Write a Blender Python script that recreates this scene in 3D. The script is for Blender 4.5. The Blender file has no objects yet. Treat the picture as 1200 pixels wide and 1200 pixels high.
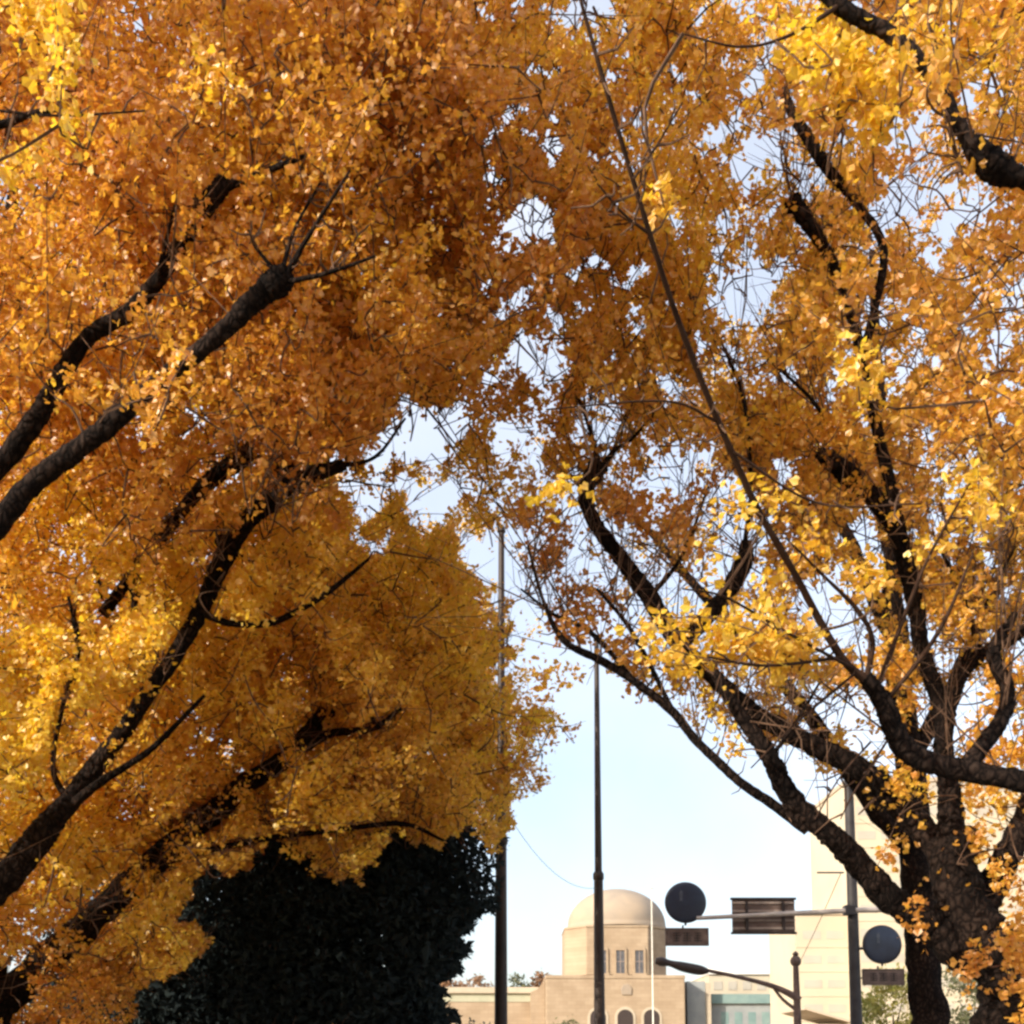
import bpy, bmesh, math, random
import numpy as np
from mathutils import Vector, Matrix, Quaternion, noise as mnoise

RNG = np.random.default_rng(11)
random.seed(11)
SC = bpy.context.scene
COL = SC.collection
R = math.radians

# ------------------------------------------------------------------ camera model
F = 1300.0; PITCH = R(6.0); CAMZ = 1.6; PPY = 1240.0 - F * math.tan(PITCH)
CP, SP = math.cos(PITCH), math.sin(PITCH)

def P(px, py, d):
    """point of the place seen at (px,py) of the 1200 px photograph, d metres up the avenue"""
    xc = (px - 600.0) / F; yc = -(py - PPY) / F
    y = CP - yc * SP; z = SP + yc * CP
    s = d / y
    return Vector((xc * s, d, CAMZ + z * s))

def proj(p):
    p = np.asarray(p, dtype=float)
    x = p[..., 0]; y = p[..., 1]; z = p[..., 2] - CAMZ
    zc = y * CP + z * SP
    yc = -y * SP + z * CP
    zs = np.where(np.abs(zc) < 1e-6, 1e-6, zc)
    return 600 + F * x / zs, PPY - F * yc / zs, zc

# ------------------------------------------------------------------ materials
def new_mat(name):
    m = bpy.data.materials.new(name); m.use_nodes = True
    nt = m.node_tree; nt.nodes.clear()
    out = nt.nodes.new('ShaderNodeOutputMaterial')
    return m, nt, out

def ramp(nt, stops):
    r = nt.nodes.new('ShaderNodeValToRGB')
    e = r.color_ramp.elements
    while len(e) < len(stops): e.new(0.5)
    for k, (pos, c) in enumerate(stops):
        e[k].position = pos; e[k].color = (*c, 1)
    return r

def surface_mat(name, c1, c2, scale=3.0, rough=0.8, bump=0.2, bscale=None, metal=0.0, stretch=(1, 1, 1), spec=0.3, detail=6):
    m, nt, out = new_mat(name)
    b = nt.nodes.new('ShaderNodeBsdfPrincipled')
    tc = nt.nodes.new('ShaderNodeTexCoord'); mp = nt.nodes.new('ShaderNodeMapping')
    mp.inputs['Scale'].default_value = stretch
    nz = nt.nodes.new('ShaderNodeTexNoise'); nz.inputs['Scale'].default_value = scale; nz.inputs['Detail'].default_value = detail
    nt.links.new(tc.outputs['Object'], mp.inputs[0]); nt.links.new(mp.outputs[0], nz.inputs['Vector'])
    rp = ramp(nt, [(0.3, c1), (0.7, c2)])
    nt.links.new(nz.outputs['Fac'], rp.inputs[0]); nt.links.new(rp.outputs[0], b.inputs['Base Color'])
    b.inputs['Roughness'].default_value = rough; b.inputs['Metallic'].default_value = metal
    b.inputs['Specular IOR Level'].default_value = spec
    if bump:
        n2 = nt.nodes.new('ShaderNodeTexNoise'); n2.inputs['Scale'].default_value = bscale or scale * 4; n2.inputs['Detail'].default_value = 8
        nt.links.new(mp.outputs[0], n2.inputs['Vector'])
        bp = nt.nodes.new('ShaderNodeBump'); bp.inputs['Strength'].default_value = bump
        nt.links.new(n2.outputs['Fac'], bp.inputs['Height']); nt.links.new(bp.outputs[0], b.inputs['Normal'])
    nt.links.new(b.outputs[0], out.inputs[0])
    return m

def leaf_mat(name, stops, trans=0.5, tstops=None, gloss=0.06):
    m, nt, out = new_mat(name)
    at = nt.nodes.new('ShaderNodeAttribute'); at.attribute_name = 'tint'
    r1 = ramp(nt, stops); r2 = ramp(nt, tstops or stops)
    nt.links.new(at.outputs['Fac'], r1.inputs[0]); nt.links.new(at.outputs['Fac'], r2.inputs[0])
    d = nt.nodes.new('ShaderNodeBsdfDiffuse'); t = nt.nodes.new('ShaderNodeBsdfTranslucent')
    g = nt.nodes.new('ShaderNodeBsdfGlossy'); g.inputs['Roughness'].default_value = 0.45
    g.inputs['Color'].default_value = (0.9, 0.9, 0.9, 1)
    nt.links.new(r1.outputs[0], d.inputs[0]); nt.links.new(r2.outputs[0], t.inputs[0])
    mx = nt.nodes.new('ShaderNodeMixShader'); mx.inputs[0].default_value = trans
    nt.links.new(d.outputs[0], mx.inputs[1]); nt.links.new(t.outputs[0], mx.inputs[2])
    m2 = nt.nodes.new('ShaderNodeMixShader'); m2.inputs[0].default_value = gloss
    nt.links.new(mx.outputs[0], m2.inputs[1]); nt.links.new(g.outputs[0], m2.inputs[2])
    nt.links.new(m2.outputs[0], out.inputs[0])
    return m

M = {}
def bark_mat():
    m, nt, out = new_mat('furrowed ginkgo bark')
    b = nt.nodes.new('ShaderNodeBsdfPrincipled'); b.inputs['Roughness'].default_value = 0.95; b.inputs['Specular IOR Level'].default_value = 0.1
    tc = nt.nodes.new('ShaderNodeTexCoord'); mp = nt.nodes.new('ShaderNodeMapping'); mp.inputs['Scale'].default_value = (1, 1, 0.6)
    nz = nt.nodes.new('ShaderNodeTexNoise'); nz.inputs['Scale'].default_value = 9; nz.inputs['Detail'].default_value = 5
    mw = nt.nodes.new('ShaderNodeVectorMath'); mw.operation = 'MULTIPLY_ADD'; mw.inputs[1].default_value = (.12,) * 3
    vo = nt.nodes.new('ShaderNodeTexVoronoi'); vo.feature = 'DISTANCE_TO_EDGE'; vo.inputs['Scale'].default_value = 17
    nt.links.new(tc.outputs['Object'], mp.inputs[0]); nt.links.new(mp.outputs[0], nz.inputs['Vector'])
    nt.links.new(nz.outputs['Color'], mw.inputs[0]); nt.links.new(mp.outputs[0], mw.inputs[2]); nt.links.new(mw.outputs[0], vo.inputs['Vector'])
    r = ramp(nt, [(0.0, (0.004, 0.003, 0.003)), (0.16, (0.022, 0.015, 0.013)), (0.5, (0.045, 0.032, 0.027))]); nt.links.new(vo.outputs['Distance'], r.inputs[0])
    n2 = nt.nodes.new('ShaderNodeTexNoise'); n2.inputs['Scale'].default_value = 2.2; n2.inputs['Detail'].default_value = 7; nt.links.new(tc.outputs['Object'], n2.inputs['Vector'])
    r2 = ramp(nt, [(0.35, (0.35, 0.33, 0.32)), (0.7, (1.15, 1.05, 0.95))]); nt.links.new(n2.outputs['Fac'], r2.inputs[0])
    mx = nt.nodes.new('ShaderNodeMix'); mx.data_type = 'RGBA'; mx.blend_type = 'MULTIPLY'; mx.inputs[0].default_value = 1
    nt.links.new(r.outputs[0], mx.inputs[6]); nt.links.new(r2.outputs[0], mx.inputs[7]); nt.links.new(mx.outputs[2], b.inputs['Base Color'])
    ad = nt.nodes.new('ShaderNodeMath'); ad.operation = 'MULTIPLY_ADD'; ad.inputs[1].default_value = 0.7
    nt.links.new(nz.outputs['Fac'], ad.inputs[0]); nt.links.new(vo.outputs['Distance'], ad.inputs[2])
    bp = nt.nodes.new('ShaderNodeBump'); bp.inputs['Strength'].default_value = 1.0; bp.inputs['Distance'].default_value = 0.03
    nt.links.new(ad.outputs[0], bp.inputs['Height']); nt.links.new(bp.outputs[0], b.inputs['Normal'])
    nt.links.new(b.outputs[0], out.inputs[0])
    return m
M['bark'] = bark_mat()
M['twig'] = surface_mat('twig bark', (0.05, 0.028, 0.018), (0.15, 0.09, 0.06), 9, 0.9, 0.2, spec=0.1)
M['whip'] = surface_mat('young brown bark', (0.025, 0.013, 0.009), (0.06, 0.033, 0.022), 9, 0.85, 0.2, spec=0.1)
M['ginkgo'] = leaf_mat('ginkgo leaf', [(0.0, (0.62, 0.28, 0.05)), (0.45, (0.76, 0.42, 0.055)), (1.0, (0.86, 0.60, 0.055))], 0.55,
                       [(0.0, (0.76, 0.36, 0.042)), (0.45, (0.86, 0.51, 0.045)), (1.0, (0.94, 0.69, 0.042))])
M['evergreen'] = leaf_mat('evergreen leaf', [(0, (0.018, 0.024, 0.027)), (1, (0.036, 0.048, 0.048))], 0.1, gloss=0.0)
M['yellowgreen'] = leaf_mat('yellow green leaf', [(0, (0.20, 0.22, 0.04)), (1, (0.48, 0.40, 0.09))], 0.4)
M['olive'] = leaf_mat('olive shrub leaf', [(0, (0.07, 0.08, 0.03)), (1, (0.17, 0.17, 0.07))], 0.3)
M['russet'] = leaf_mat('russet leaf', [(0, (0.22, 0.11, 0.05)), (1, (0.42, 0.24, 0.12))], 0.35)
M['pole'] = surface_mat('dark brown pole paint', (0.028, 0.018, 0.014), (0.045, 0.03, 0.024), 4, 0.5, 0.05)
M['grey_pole'] = surface_mat('weathered grey pole', (0.03, 0.027, 0.03), (0.055, 0.05, 0.052), 5, 0.55, 0.08)
M['galv'] = surface_mat('galvanised tube', (0.42, 0.36, 0.32), (0.55, 0.48, 0.43), 8, 0.5, 0.05, metal=0.2)
M['sign_blue'] = surface_mat('navy sign face', (0.008, 0.014, 0.034), (0.016, 0.026, 0.058), 5, 0.35, 0.03, spec=0.5)
M['sign_mark'] = surface_mat('faded pale mark', (0.05, 0.06, 0.08), (0.09, 0.10, 0.13), 12, 0.5, 0)
M['sign_brown'] = surface_mat('brown sign back', (0.10, 0.065, 0.055), (0.17, 0.12, 0.10), 5, 0.6, 0.08)
M['sign_dark'] = surface_mat('dark faded lettering', (0.03, 0.02, 0.02), (0.06, 0.045, 0.04), 15, 0.6, 0)
M['sign_edge'] = surface_mat('sign edge', (0.25, 0.19, 0.16), (0.34, 0.27, 0.23), 8, 0.5, 0)
M['rust'] = surface_mat('rusty brown lamp post', (0.075, 0.045, 0.035), (0.13, 0.085, 0.07), 7, 0.7, 0.2)
M['glass_dark'] = surface_mat('dark glass', (0.06, 0.06, 0.07), (0.12, 0.12, 0.13), 3, 0.25, 0, spec=0.5)

def stone_mat(name, c1, c2, sc=1.0):
    m, nt, out = new_mat(name)
    b = nt.nodes.new('ShaderNodeBsdfPrincipled'); b.inputs['Roughness'].default_value = 0.9
    b.inputs['Specular IOR Level'].default_value = 0.2
    tc = nt.nodes.new('ShaderNodeTexCoord')
    sx = nt.nodes.new('ShaderNodeSeparateXYZ'); nt.links.new(tc.outputs['Object'], sx.inputs[0])
    ad = nt.nodes.new('ShaderNodeMath'); ad.operation = 'ADD'
    nt.links.new(sx.outputs[0], ad.inputs[0]); nt.links.new(sx.outputs[1], ad.inputs[1])
    cb = nt.nodes.new('ShaderNodeCombineXYZ'); nt.links.new(ad.outputs[0], cb.inputs[0]); nt.links.new(sx.outputs[2], cb.inputs[1])
    br = nt.nodes.new('ShaderNodeTexBrick'); br.inputs['Scale'].default_value = sc
    br.inputs['Color1'].default_value = (*c1, 1); br.inputs['Color2'].default_value = (*c2, 1)
    br.inputs['Mortar'].default_value = (*[v * 0.72 for v in c1], 1); br.inputs['Mortar Size'].default_value = 0.012
    br.inputs['Brick Width'].default_value = 1.4; br.inputs['Row Height'].default_value = 0.6
    nt.links.new(cb.outputs[0], br.inputs['Vector'])
    nz = nt.nodes.new('ShaderNodeTexNoise'); nz.inputs['Scale'].default_value = 0.35; nz.inputs['Detail'].default_value = 8
    nt.links.new(tc.outputs['Object'], nz.inputs['Vector'])
    rp = ramp(nt, [(0.3, (0.82, 0.80, 0.77)), (0.7, (1.0, 1.0, 1.0))]); nt.links.new(nz.outputs['Fac'], rp.inputs[0])
    mx = nt.nodes.new('ShaderNodeMix'); mx.data_type = 'RGBA'; mx.blend_type = 'MULTIPLY'; mx.inputs[0].default_value = 1
    nt.links.new(br.outputs['Color'], mx.inputs[6]); nt.links.new(rp.outputs[0], mx.inputs[7])
    nt.links.new(mx.outputs[2], b.inputs['Base Color']); nt.links.new(b.outputs[0], out.inputs[0])
    return m
M['stone'] = stone_mat('tan granite blocks', (0.37, 0.28, 0.195), (0.42, 0.325, 0.23))
M['stone_pale'] = stone_mat('pale granite trim', (0.50, 0.43, 0.33), (0.54, 0.46, 0.36))
M['dome'] = surface_mat('grey tan dome stone', (0.28, 0.235, 0.19), (0.41, 0.315, 0.225), 0.25, 0.85, 0.1, 2)
M['copper'] = surface_mat('verdigris copper', (0.16, 0.25, 0.25), (0.24, 0.33, 0.31), 0.6, 0.7, 0.1)
M['frieze'] = surface_mat('greenish frieze', (0.36, 0.36, 0.26), (0.44, 0.42, 0.31), 0.8, 0.8, 0.1)
M['greywall'] = surface_mat('blue grey wall', (0.24, 0.26, 0.27), (0.34, 0.36, 0.36), 0.5, 0.8, 0.1)
M['cream'] = surface_mat('cream rendered wall', (0.50, 0.43, 0.32), (0.57, 0.495, 0.375), 0.15, 0.9, 0.1, 2)
M['cream_band'] = surface_mat('pale concrete band', (0.46, 0.37, 0.28), (0.52, 0.43, 0.33), 0.3, 0.9, 0.1, 2)
M['shade_glass'] = surface_mat('pale curtained window', (0.40, 0.365, 0.31), (0.50, 0.455, 0.38), 0.3, 0.4, 0)
M['white'] = surface_mat('white paint', (0.7, 0.68, 0.62), (0.8, 0.78, 0.72), 3, 0.5, 0)
M['asphalt'] = surface_mat('asphalt', (0.04, 0.04, 0.042), (0.065, 0.062, 0.06), 30, 0.9, 0.4, 120)
M['ground'] = surface_mat('leaf strewn ground', (0.10, 0.075, 0.045), (0.36, 0.22, 0.04), 2.5, 0.95, 0.5, 40)
M['pave'] = surface_mat('pavement', (0.22, 0.21, 0.19), (0.30, 0.28, 0.25), 3, 0.9, 0.3, 50)
M['kerb'] = surface_mat('kerb stone', (0.30, 0.29, 0.27), (0.38, 0.37, 0.35), 4, 0.9, 0.2)
M['paint'] = surface_mat('road paint', (0.55, 0.55, 0.53), (0.75, 0.75, 0.72), 10, 0.8, 0.1)
M['cable'] = surface_mat('black cable', (0.03, 0.03, 0.03), (0.05, 0.05, 0.05), 3, 0.6, 0)

# ------------------------------------------------------------------ object helpers
def link(name, me, mat, parent=None):
    o = bpy.data.objects.new(name, me); COL.objects.link(o)
    if mat is not None and len(me.materials) == 0: me.materials.append(mat)
    if parent is not None:
        o.parent = parent
        o.matrix_parent_inverse = Matrix.Translation(-Vector(parent.location))
    return o

def thing(name, label, cat, loc=(0, 0, 0), group=None):
    o = bpy.data.objects.new(name, None); COL.objects.link(o)
    o.location = loc; o.empty_display_size = 0.3
    o['label'] = label; o['category'] = cat
    if group: o['group'] = group
    return o

def np_mesh(name, V, faces_flat, face_len, smooth=False, tint=None):
    """vertices Nx3, faces as flat index array with constant or per-face lengths"""
    me = bpy.data.meshes.new(name)
    V = np.asarray(V, dtype=np.float32); ff = np.asarray(faces_flat, dtype=np.int32)
    if np.isscalar(face_len):
        n = len(ff) // face_len; starts = np.arange(n, dtype=np.int32) * face_len
        lens = np.full(n, face_len, dtype=np.int32)
    else:
        lens = np.asarray(face_len, dtype=np.int32); n = len(lens)
        starts = np.concatenate([[0], np.cumsum(lens)[:-1]]).astype(np.int32)
    me.vertices.add(len(V)); me.vertices.foreach_set('co', V.ravel())
    me.loops.add(len(ff)); me.loops.foreach_set('vertex_index', ff)
    me.polygons.add(n); me.polygons.foreach_set('loop_start', starts)
    try: me.polygons.foreach_set('loop_total', lens)
    except Exception: pass
    me.polygons.foreach_set('use_smooth', np.full(n, bool(smooth)))
    if tint is not None:
        a = me.attributes.new('tint', 'FLOAT', 'FACE'); a.data.foreach_set('value', np.asarray(tint, dtype=np.float32))
    me.update(calc_edges=True); me.validate()
    return me

class Tubes:
    """collects tapering tubes and boxes for one mesh"""
    def __init__(self): self.V = []; self.Fc = []; self.n = 0
    def tube(self, pts, rad, sides=8, cap=True, rough=0.0, seed=0):
        pts = np.asarray([tuple(p) for p in pts], dtype=float); rad = np.asarray(rad, dtype=float)
        m = len(pts); rng = np.random.default_rng(seed + 17)
        T = np.gradient(pts, axis=0); T /= np.maximum(np.linalg.norm(T, axis=1, keepdims=True), 1e-9)
        ref = np.array([0.0, 0, 1.0]) if abs(T[0][2]) < 0.9 else np.array([1.0, 0, 0])
        u = np.cross(T[0], ref); u /= np.linalg.norm(u)
        ang = np.arange(sides) * 2 * math.pi / sides
        ph = rng.uniform(0, 6.28, 4)
        for i in range(m):
            u = u - T[i] * np.dot(u, T[i]); u /= max(np.linalg.norm(u), 1e-9)
            v = np.cross(T[i], u)
            r = np.full(sides, rad[i])
            if rough:
                dirs = np.cos(ang)[:, None] * u + np.sin(ang)[:, None] * v
                q = pts[i] + dirs * rad[i]; fr = 0.9 / max(rad[i], 0.04)
                lo = np.array([mnoise.noise(Vector(a * fr * 0.8 + ph[0])) for a in q]); hi = np.array([mnoise.noise(Vector((a[0] * fr * 3, a[1] * fr * 3, a[2] * fr * 1.2)) + Vector((ph[1],) * 3)) for a in q])
                r = r * (1 + rough * (1.5 * lo + 1.1 * hi))
            ring = pts[i] + (np.cos(ang)[:, None] * u + np.sin(ang)[:, None] * v) * r[:, None]
            self.V.append(ring)
        b = self.n
        for i in range(m - 1):
            for k in range(sides):
                k2 = (k + 1) % sides
                self.Fc.append((b + i * sides + k, b + i * sides + k2, b + (i + 1) * sides + k2, b + (i + 1) * sides + k))
        if cap:
            self.Fc.append(tuple(b + k for k in reversed(range(sides))))
            self.Fc.append(tuple(b + (m - 1) * sides + k for k in range(sides)))
        self.n += m * sides
    def box(self, x0, x1, y0, y1, z0, z1):
        b = self.n
        self.V.append(np.array([(x, y, z) for z in (z0, z1) for x, y in ((x0, y0), (x1, y0), (x1, y1), (x0, y1))], dtype=float))
        for f in ((3, 2, 1, 0), (4, 5, 6, 7), (0, 1, 5, 4), (1, 2, 6, 5), (2, 3, 7, 6), (3, 0, 4, 7)):
            self.Fc.append(tuple(b + i for i in f))
        self.n += 8
    def poly(self, outline, z0, z1):
        """vertical prism over a plan outline (counter clockwise)"""
        b = self.n; n = len(outline)
        self.V.append(np.array([(x, y, z0) for x, y in outline] + [(x, y, z1) for x, y in outline], dtype=float))
        for k in range(n):
            k2 = (k + 1) % n
            self.Fc.append((b + k, b + k2, b + n + k2, b + n + k))
        self.Fc.append(tuple(b + k for k in reversed(range(n)))); self.Fc.append(tuple(b + n + k for k in range(n)))
        self.n += 2 * n
    def xzprism(self, outline, y0, y1):
        """prism along y over an outline in x,z (counter clockwise seen from -y)"""
        b = self.n; n = len(outline)
        self.V.append(np.array([(x, y0, z) for x, z in outline] + [(x, y1, z) for x, z in outline], dtype=float))
        for k in range(n):
            k2 = (k + 1) % n
            self.Fc.append((b + k2, b + k, b + n + k, b + n + k2))
        self.Fc.append(tuple(b + k for k in range(n))); self.Fc.append(tuple(b + n + k for k in reversed(range(n))))
        self.n += 2 * n
    def build(self, name, mat, parent=None, smooth=False, bevel=0.0):
        V = np.concatenate(self.V); ff = [i for f in self.Fc for i in f]; ln = [len(f) for f in self.Fc]
        me = np_mesh(name, V, ff, ln, smooth)
        if smooth:
            try: me.set_sharp_from_angle(angle=R(50))
            except Exception: pass
        o = link(name, me, mat, parent)
        if bevel:
            md = o.modifiers.new('bevel', 'BEVEL'); md.width = bevel; md.segments = 2; md.limit_method = 'ANGLE'
        return o

def lathe(prof, seg, cx, cy, cz=0.0, a0=0.0, a1=2 * math.pi):
    t = Tubes()
    ang = np.linspace(a0, a1, seg, endpoint=False)
    for r, z in prof:
        t.V.append(np.stack([cx + r * np.cos(ang), cy + r * np.sin(ang), np.full(seg, cz + z)], axis=1))
    m = len(prof)
    for i in range(m - 1):
        for k in range(seg):
            k2 = (k + 1) % seg
            t.Fc.append((i * seg + k, i * seg + k2, (i + 1) * seg + k2, (i + 1) * seg + k))
    t.Fc.append(tuple(reversed(range(seg)))); t.Fc.append(tuple((m - 1) * seg + k for k in range(seg)))
    t.n = m * seg
    return t

def struct(o):
    o['kind'] = 'structure'; return o

def smoothpath(pts, n):
    """Catmull-Rom through the given points (each a tuple x,y,z,r)"""
    p = np.asarray(pts, dtype=float)
    p = np.vstack([2 * p[0] - p[1], p, 2 * p[-1] - p[-2]])
    out = []
    for i in range(1, len(p) - 2):
        for t in np.linspace(0, 1, n, endpoint=False):
            a, b, c, d = p[i - 1], p[i], p[i + 1], p[i + 2]
            out.append(0.5 * ((2 * b) + (-a + c) * t + (2 * a - 5 * b + 4 * c - d) * t * t + (-a + 3 * b - 3 * c + d) * t ** 3))
    out.append(p[-2])
    out = np.array(out); out[:, 3] = np.maximum(out[:, 3], 0.004)
    return out

def px_limb(seq):
    """limb from photo points (px,py,d,width_px); a 4-tuple with 'w' first is a world point (x,y,z,r)"""
    out = []
    for s in seq:
        if s[0] == 'w': out.append(s[1:])
        else:
            p = P(s[0], s[1], s[2]); out.append((p.x, p.y, p.z, 0.5 * s[3] * s[2] / F * 0.74))
    return out

# ------------------------------------------------------------------ where the crowns have gaps
# open patches between the crowns: centre, half axes, how open
GAPS = [(628, 262, 36, 34, 1), (652, 165, 18, 26, .8), (640, 430, 38, 24, .85), (690, 12, 46, 22, 1), (618, 350, 16, 22, .8),
        (495, 505, 54, 42, .88), (420, 575, 34, 26, .72), (505, 582, 38, 30, .8), (565, 655, 34, 24, .9), (455, 535, 30, 26, .6),
        (225, 490, 16, 20, .9), (908, 172, 30, 18, .95), (846, 160, 14, 14, .85), (1050, 238, 32, 32, .95),
        (1126, 248, 26, 20, .9), (1005, 172, 18, 16, .6), (875, 345, 42, 40, .85), (862, 268, 22, 16, .8), (1160, 415, 24, 18, .8),
        (1190, 340, 20, 24, .85), (1075, 422, 12, 18, .8), (1172, 108, 22, 14, .7), (1020, 632, 32, 24, .9), (970, 690, 46, 30, .7),
        (990, 745, 40, 30, .8), (700, 738, 50, 26, .75), (640, 690, 36, 40, .6), (720, 655, 40, 40, .3), (770, 590, 50, 30, .5),
        (850, 575, 30, 26, .5), (625, 620, 24, 30, .6), (840, 660, 40, 36, .4), (960, 830, 44, 36, .8), (1092, 850, 24, 44, .95),
        (1150, 840, 40, 46, .85), (1190, 756, 22, 26, .9), (1100, 760, 40, 30, .5), (780, 560, 40, 30, .4), (800, 700, 40, 30, .5),
        (1040, 700, 50, 40, .35), (1085, 930, 26, 26, .3), (1160, 985, 45, 30, .55), (1095, 1010, 20, 30, .6), (560, 560, 40, 30, .35), (645, 790, 26, 40, .5), (650, 880, 26, 30, .5), (600, 930, 16, 20, .4),
        (610, 510, 40, 30, .45), (700, 500, 50, 40, .35), (860, 430, 50, 40, .35), (740, 170, 40, 50, .35), (1100, 160, 60, 40, .3)]
# open sky and the dark evergreens below the crowns
OPEN = [(135, 1215), (165, 1170), (240, 1110), (215, 1070), (232, 1022), (290, 1005), (335, 990), (348, 1022), (395, 1040), (425, 1010),
        (465, 985), (520, 985), (562, 975), (596, 998), (606, 940), (640, 925), (660, 890), (672, 850), (648, 815), (612, 775), (640, 742),
        (690, 770), (752, 815), (790, 835), (830, 850), (872, 862), (930, 880), (985, 905), (1010, 935), (1050, 965), (1062, 1010), (1080, 1040),
        (1100, 1100), (1120, 1160), (1140, 1215)]

_g = np.random.default_rng(5)
for _ in range(300):
    _a = _g.uniform(570, 1200); _b = _g.uniform(0, 780); _r = _g.uniform(4, 14)
    GAPS.append((_a, _b, _r * _g.uniform(.7, 1.5), _r, .95))
for _ in range(30):
    _a = _g.uniform(390, 620); _b = _g.uniform(380, 700); _r = _g.uniform(6, 13)
    GAPS.append((_a, _b, _r * _g.uniform(.7, 1.5), _r, .9))
def in_poly(x, y, poly):
    inside = np.zeros(x.shape, dtype=bool); n = len(poly)
    for i in range(n):
        x1, y1 = poly[i]; x2, y2 = poly[(i + 1) % n]
        c = ((y1 > y) != (y2 > y)) & (x < (x2 - x1) * (y - y1) / ((y2 - y1) if y2 != y1 else 1e-9) + x1)
        inside ^= c
    return inside

def density(px, py, right=False):
    """0 = open, 1 = full leaf; wobbly edges"""
    wx = px + 9 * np.sin(py * 0.071 + 1.3) + 6 * np.sin(py * 0.19 + px * 0.11)
    wy = py + 9 * np.sin(px * 0.083 + 0.4) + 6 * np.sin(px * 0.21 - py * 0.13)
    d = np.ones(px.shape)
    for cx, cy, rx, ry, s in GAPS:
        q = ((wx - cx) / rx) ** 2 + ((wy - cy) / ry) ** 2
        d *= 1 - s * np.clip(1.35 - q, 0, 1)
    d[in_poly(wx, wy, OPEN)] = 0.0
    low = (px > 990) & (py > 800)
    d[low] *= 0.55
    thin = (px > 600) & (px < 900) & (py > 560) & (py < 830)
    d[thin] *= 0.70
    d[(py > 1230)] *= 0.6
    rim = (py > 590) & (py < 985)                            # the left crowns thin out towards the open sky
    edge = np.interp(py, [590, 640, 700, 780, 850, 920, 985], [590, 595, 615, 640, 660, 650, 620])
    f = np.clip((wx - edge + 60) / 110, 0, 1); f[(px > 690)] = 0; d[rim] *= (1 - 0.55 * f[rim])
    return d ** 2.2

# ------------------------------------------------------------------ leaves
GINKGO_V = np.array([(0, 0, 0), (-0.52, 0.50, 0.10), (-0.30, 0.88, 0.13), (0.0, 0.74, 0.0), (0.30, 0.88, 0.13), (0.52, 0.50, 0.10)])
GINKGO_F = np.array([0, 3, 2, 1, 0, 5, 4, 3])
OVAL_V = np.array([(0, 0, 0), (-0.24, 0.4, 0.05), (0.0, 1.0, -0.08), (0.24, 0.4, 0.05)])
OVAL_F = np.array([0, 3, 2, 1])

def leaves_mesh(name, pos, size, tint, kind='ginkgo', flat=0.55, droop=0.35, rng=RNG):
    n = len(pos)
    TV, TF, fl = (GINKGO_V, GINKGO_F, 4) if kind == 'ginkgo' else (OVAL_V, OVAL_F, 4)
    # local y = away from the stalk, local z = leaf normal
    nrm = rng.normal(0, 1, (n, 3)); nrm /= np.linalg.norm(nrm, axis=1, keepdims=True)
    nrm = nrm * (1 - flat) + np.array([0, 0, 1.0]) * flat
    nrm /= np.linalg.norm(nrm, axis=1, keepdims=True)
    a = rng.normal(0, 1, (n, 3)); a[:, 2] -= droop
    yv = a - nrm * np.sum(a * nrm, axis=1, keepdims=True); yv /= np.maximum(np.linalg.norm(yv, axis=1, keepdims=True), 1e-6)
    xv = np.cross(yv, nrm)
    curl = rng.uniform(0.2, 2.4, n)
    s = size[:, None, None]
    T = np.repeat(TV[None], n, 0)
    T[:, :, 2] *= curl[:, None]
    T[:, :, 0] *= rng.uniform(0.75, 1.15, n)[:, None]
    V = pos[:, None, :] + s * (T[:, :, 0:1] * xv[:, None, :] + T[:, :, 1:2] * yv[:, None, :] + T[:, :, 2:3] * nrm[:, None, :])
    k = len(TV); nf = len(TF) // fl
    Fi = (np.arange(n) * k)[:, None] + TF[None]
    return np_mesh(name, V.reshape(-1, 3), Fi.ravel(), fl, False, np.repeat(tint, nf))

def in_frame(px, py, zc, m=60):
    return (zc > 0.3) & (px > -m) & (px < 1200 + m) & (py > -m) & (py < 1200 + m)

def ell_points(c, r, n, rng, hollow=0.0):
    v = rng.normal(0, 1, (n, 3)); v /= np.linalg.norm(v, axis=1, keepdims=True)
    u = rng.uniform(hollow ** 3, 1, n) ** (1 / 3)
    return np.asarray(c) + v * u[:, None] * np.asarray(r)

def field(p, k, ph):
    return (np.sin(p[:, 0] * k + ph) * np.sin(p[:, 1] * k * 0.9 + ph * 2.1) * np.sin(p[:, 2] * k * 1.1 + ph * 0.7)
            + 0.5 * np.sin(p[:, 0] * k * 2.3 + p[:, 2] * k * 1.7 + ph * 3))

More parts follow.
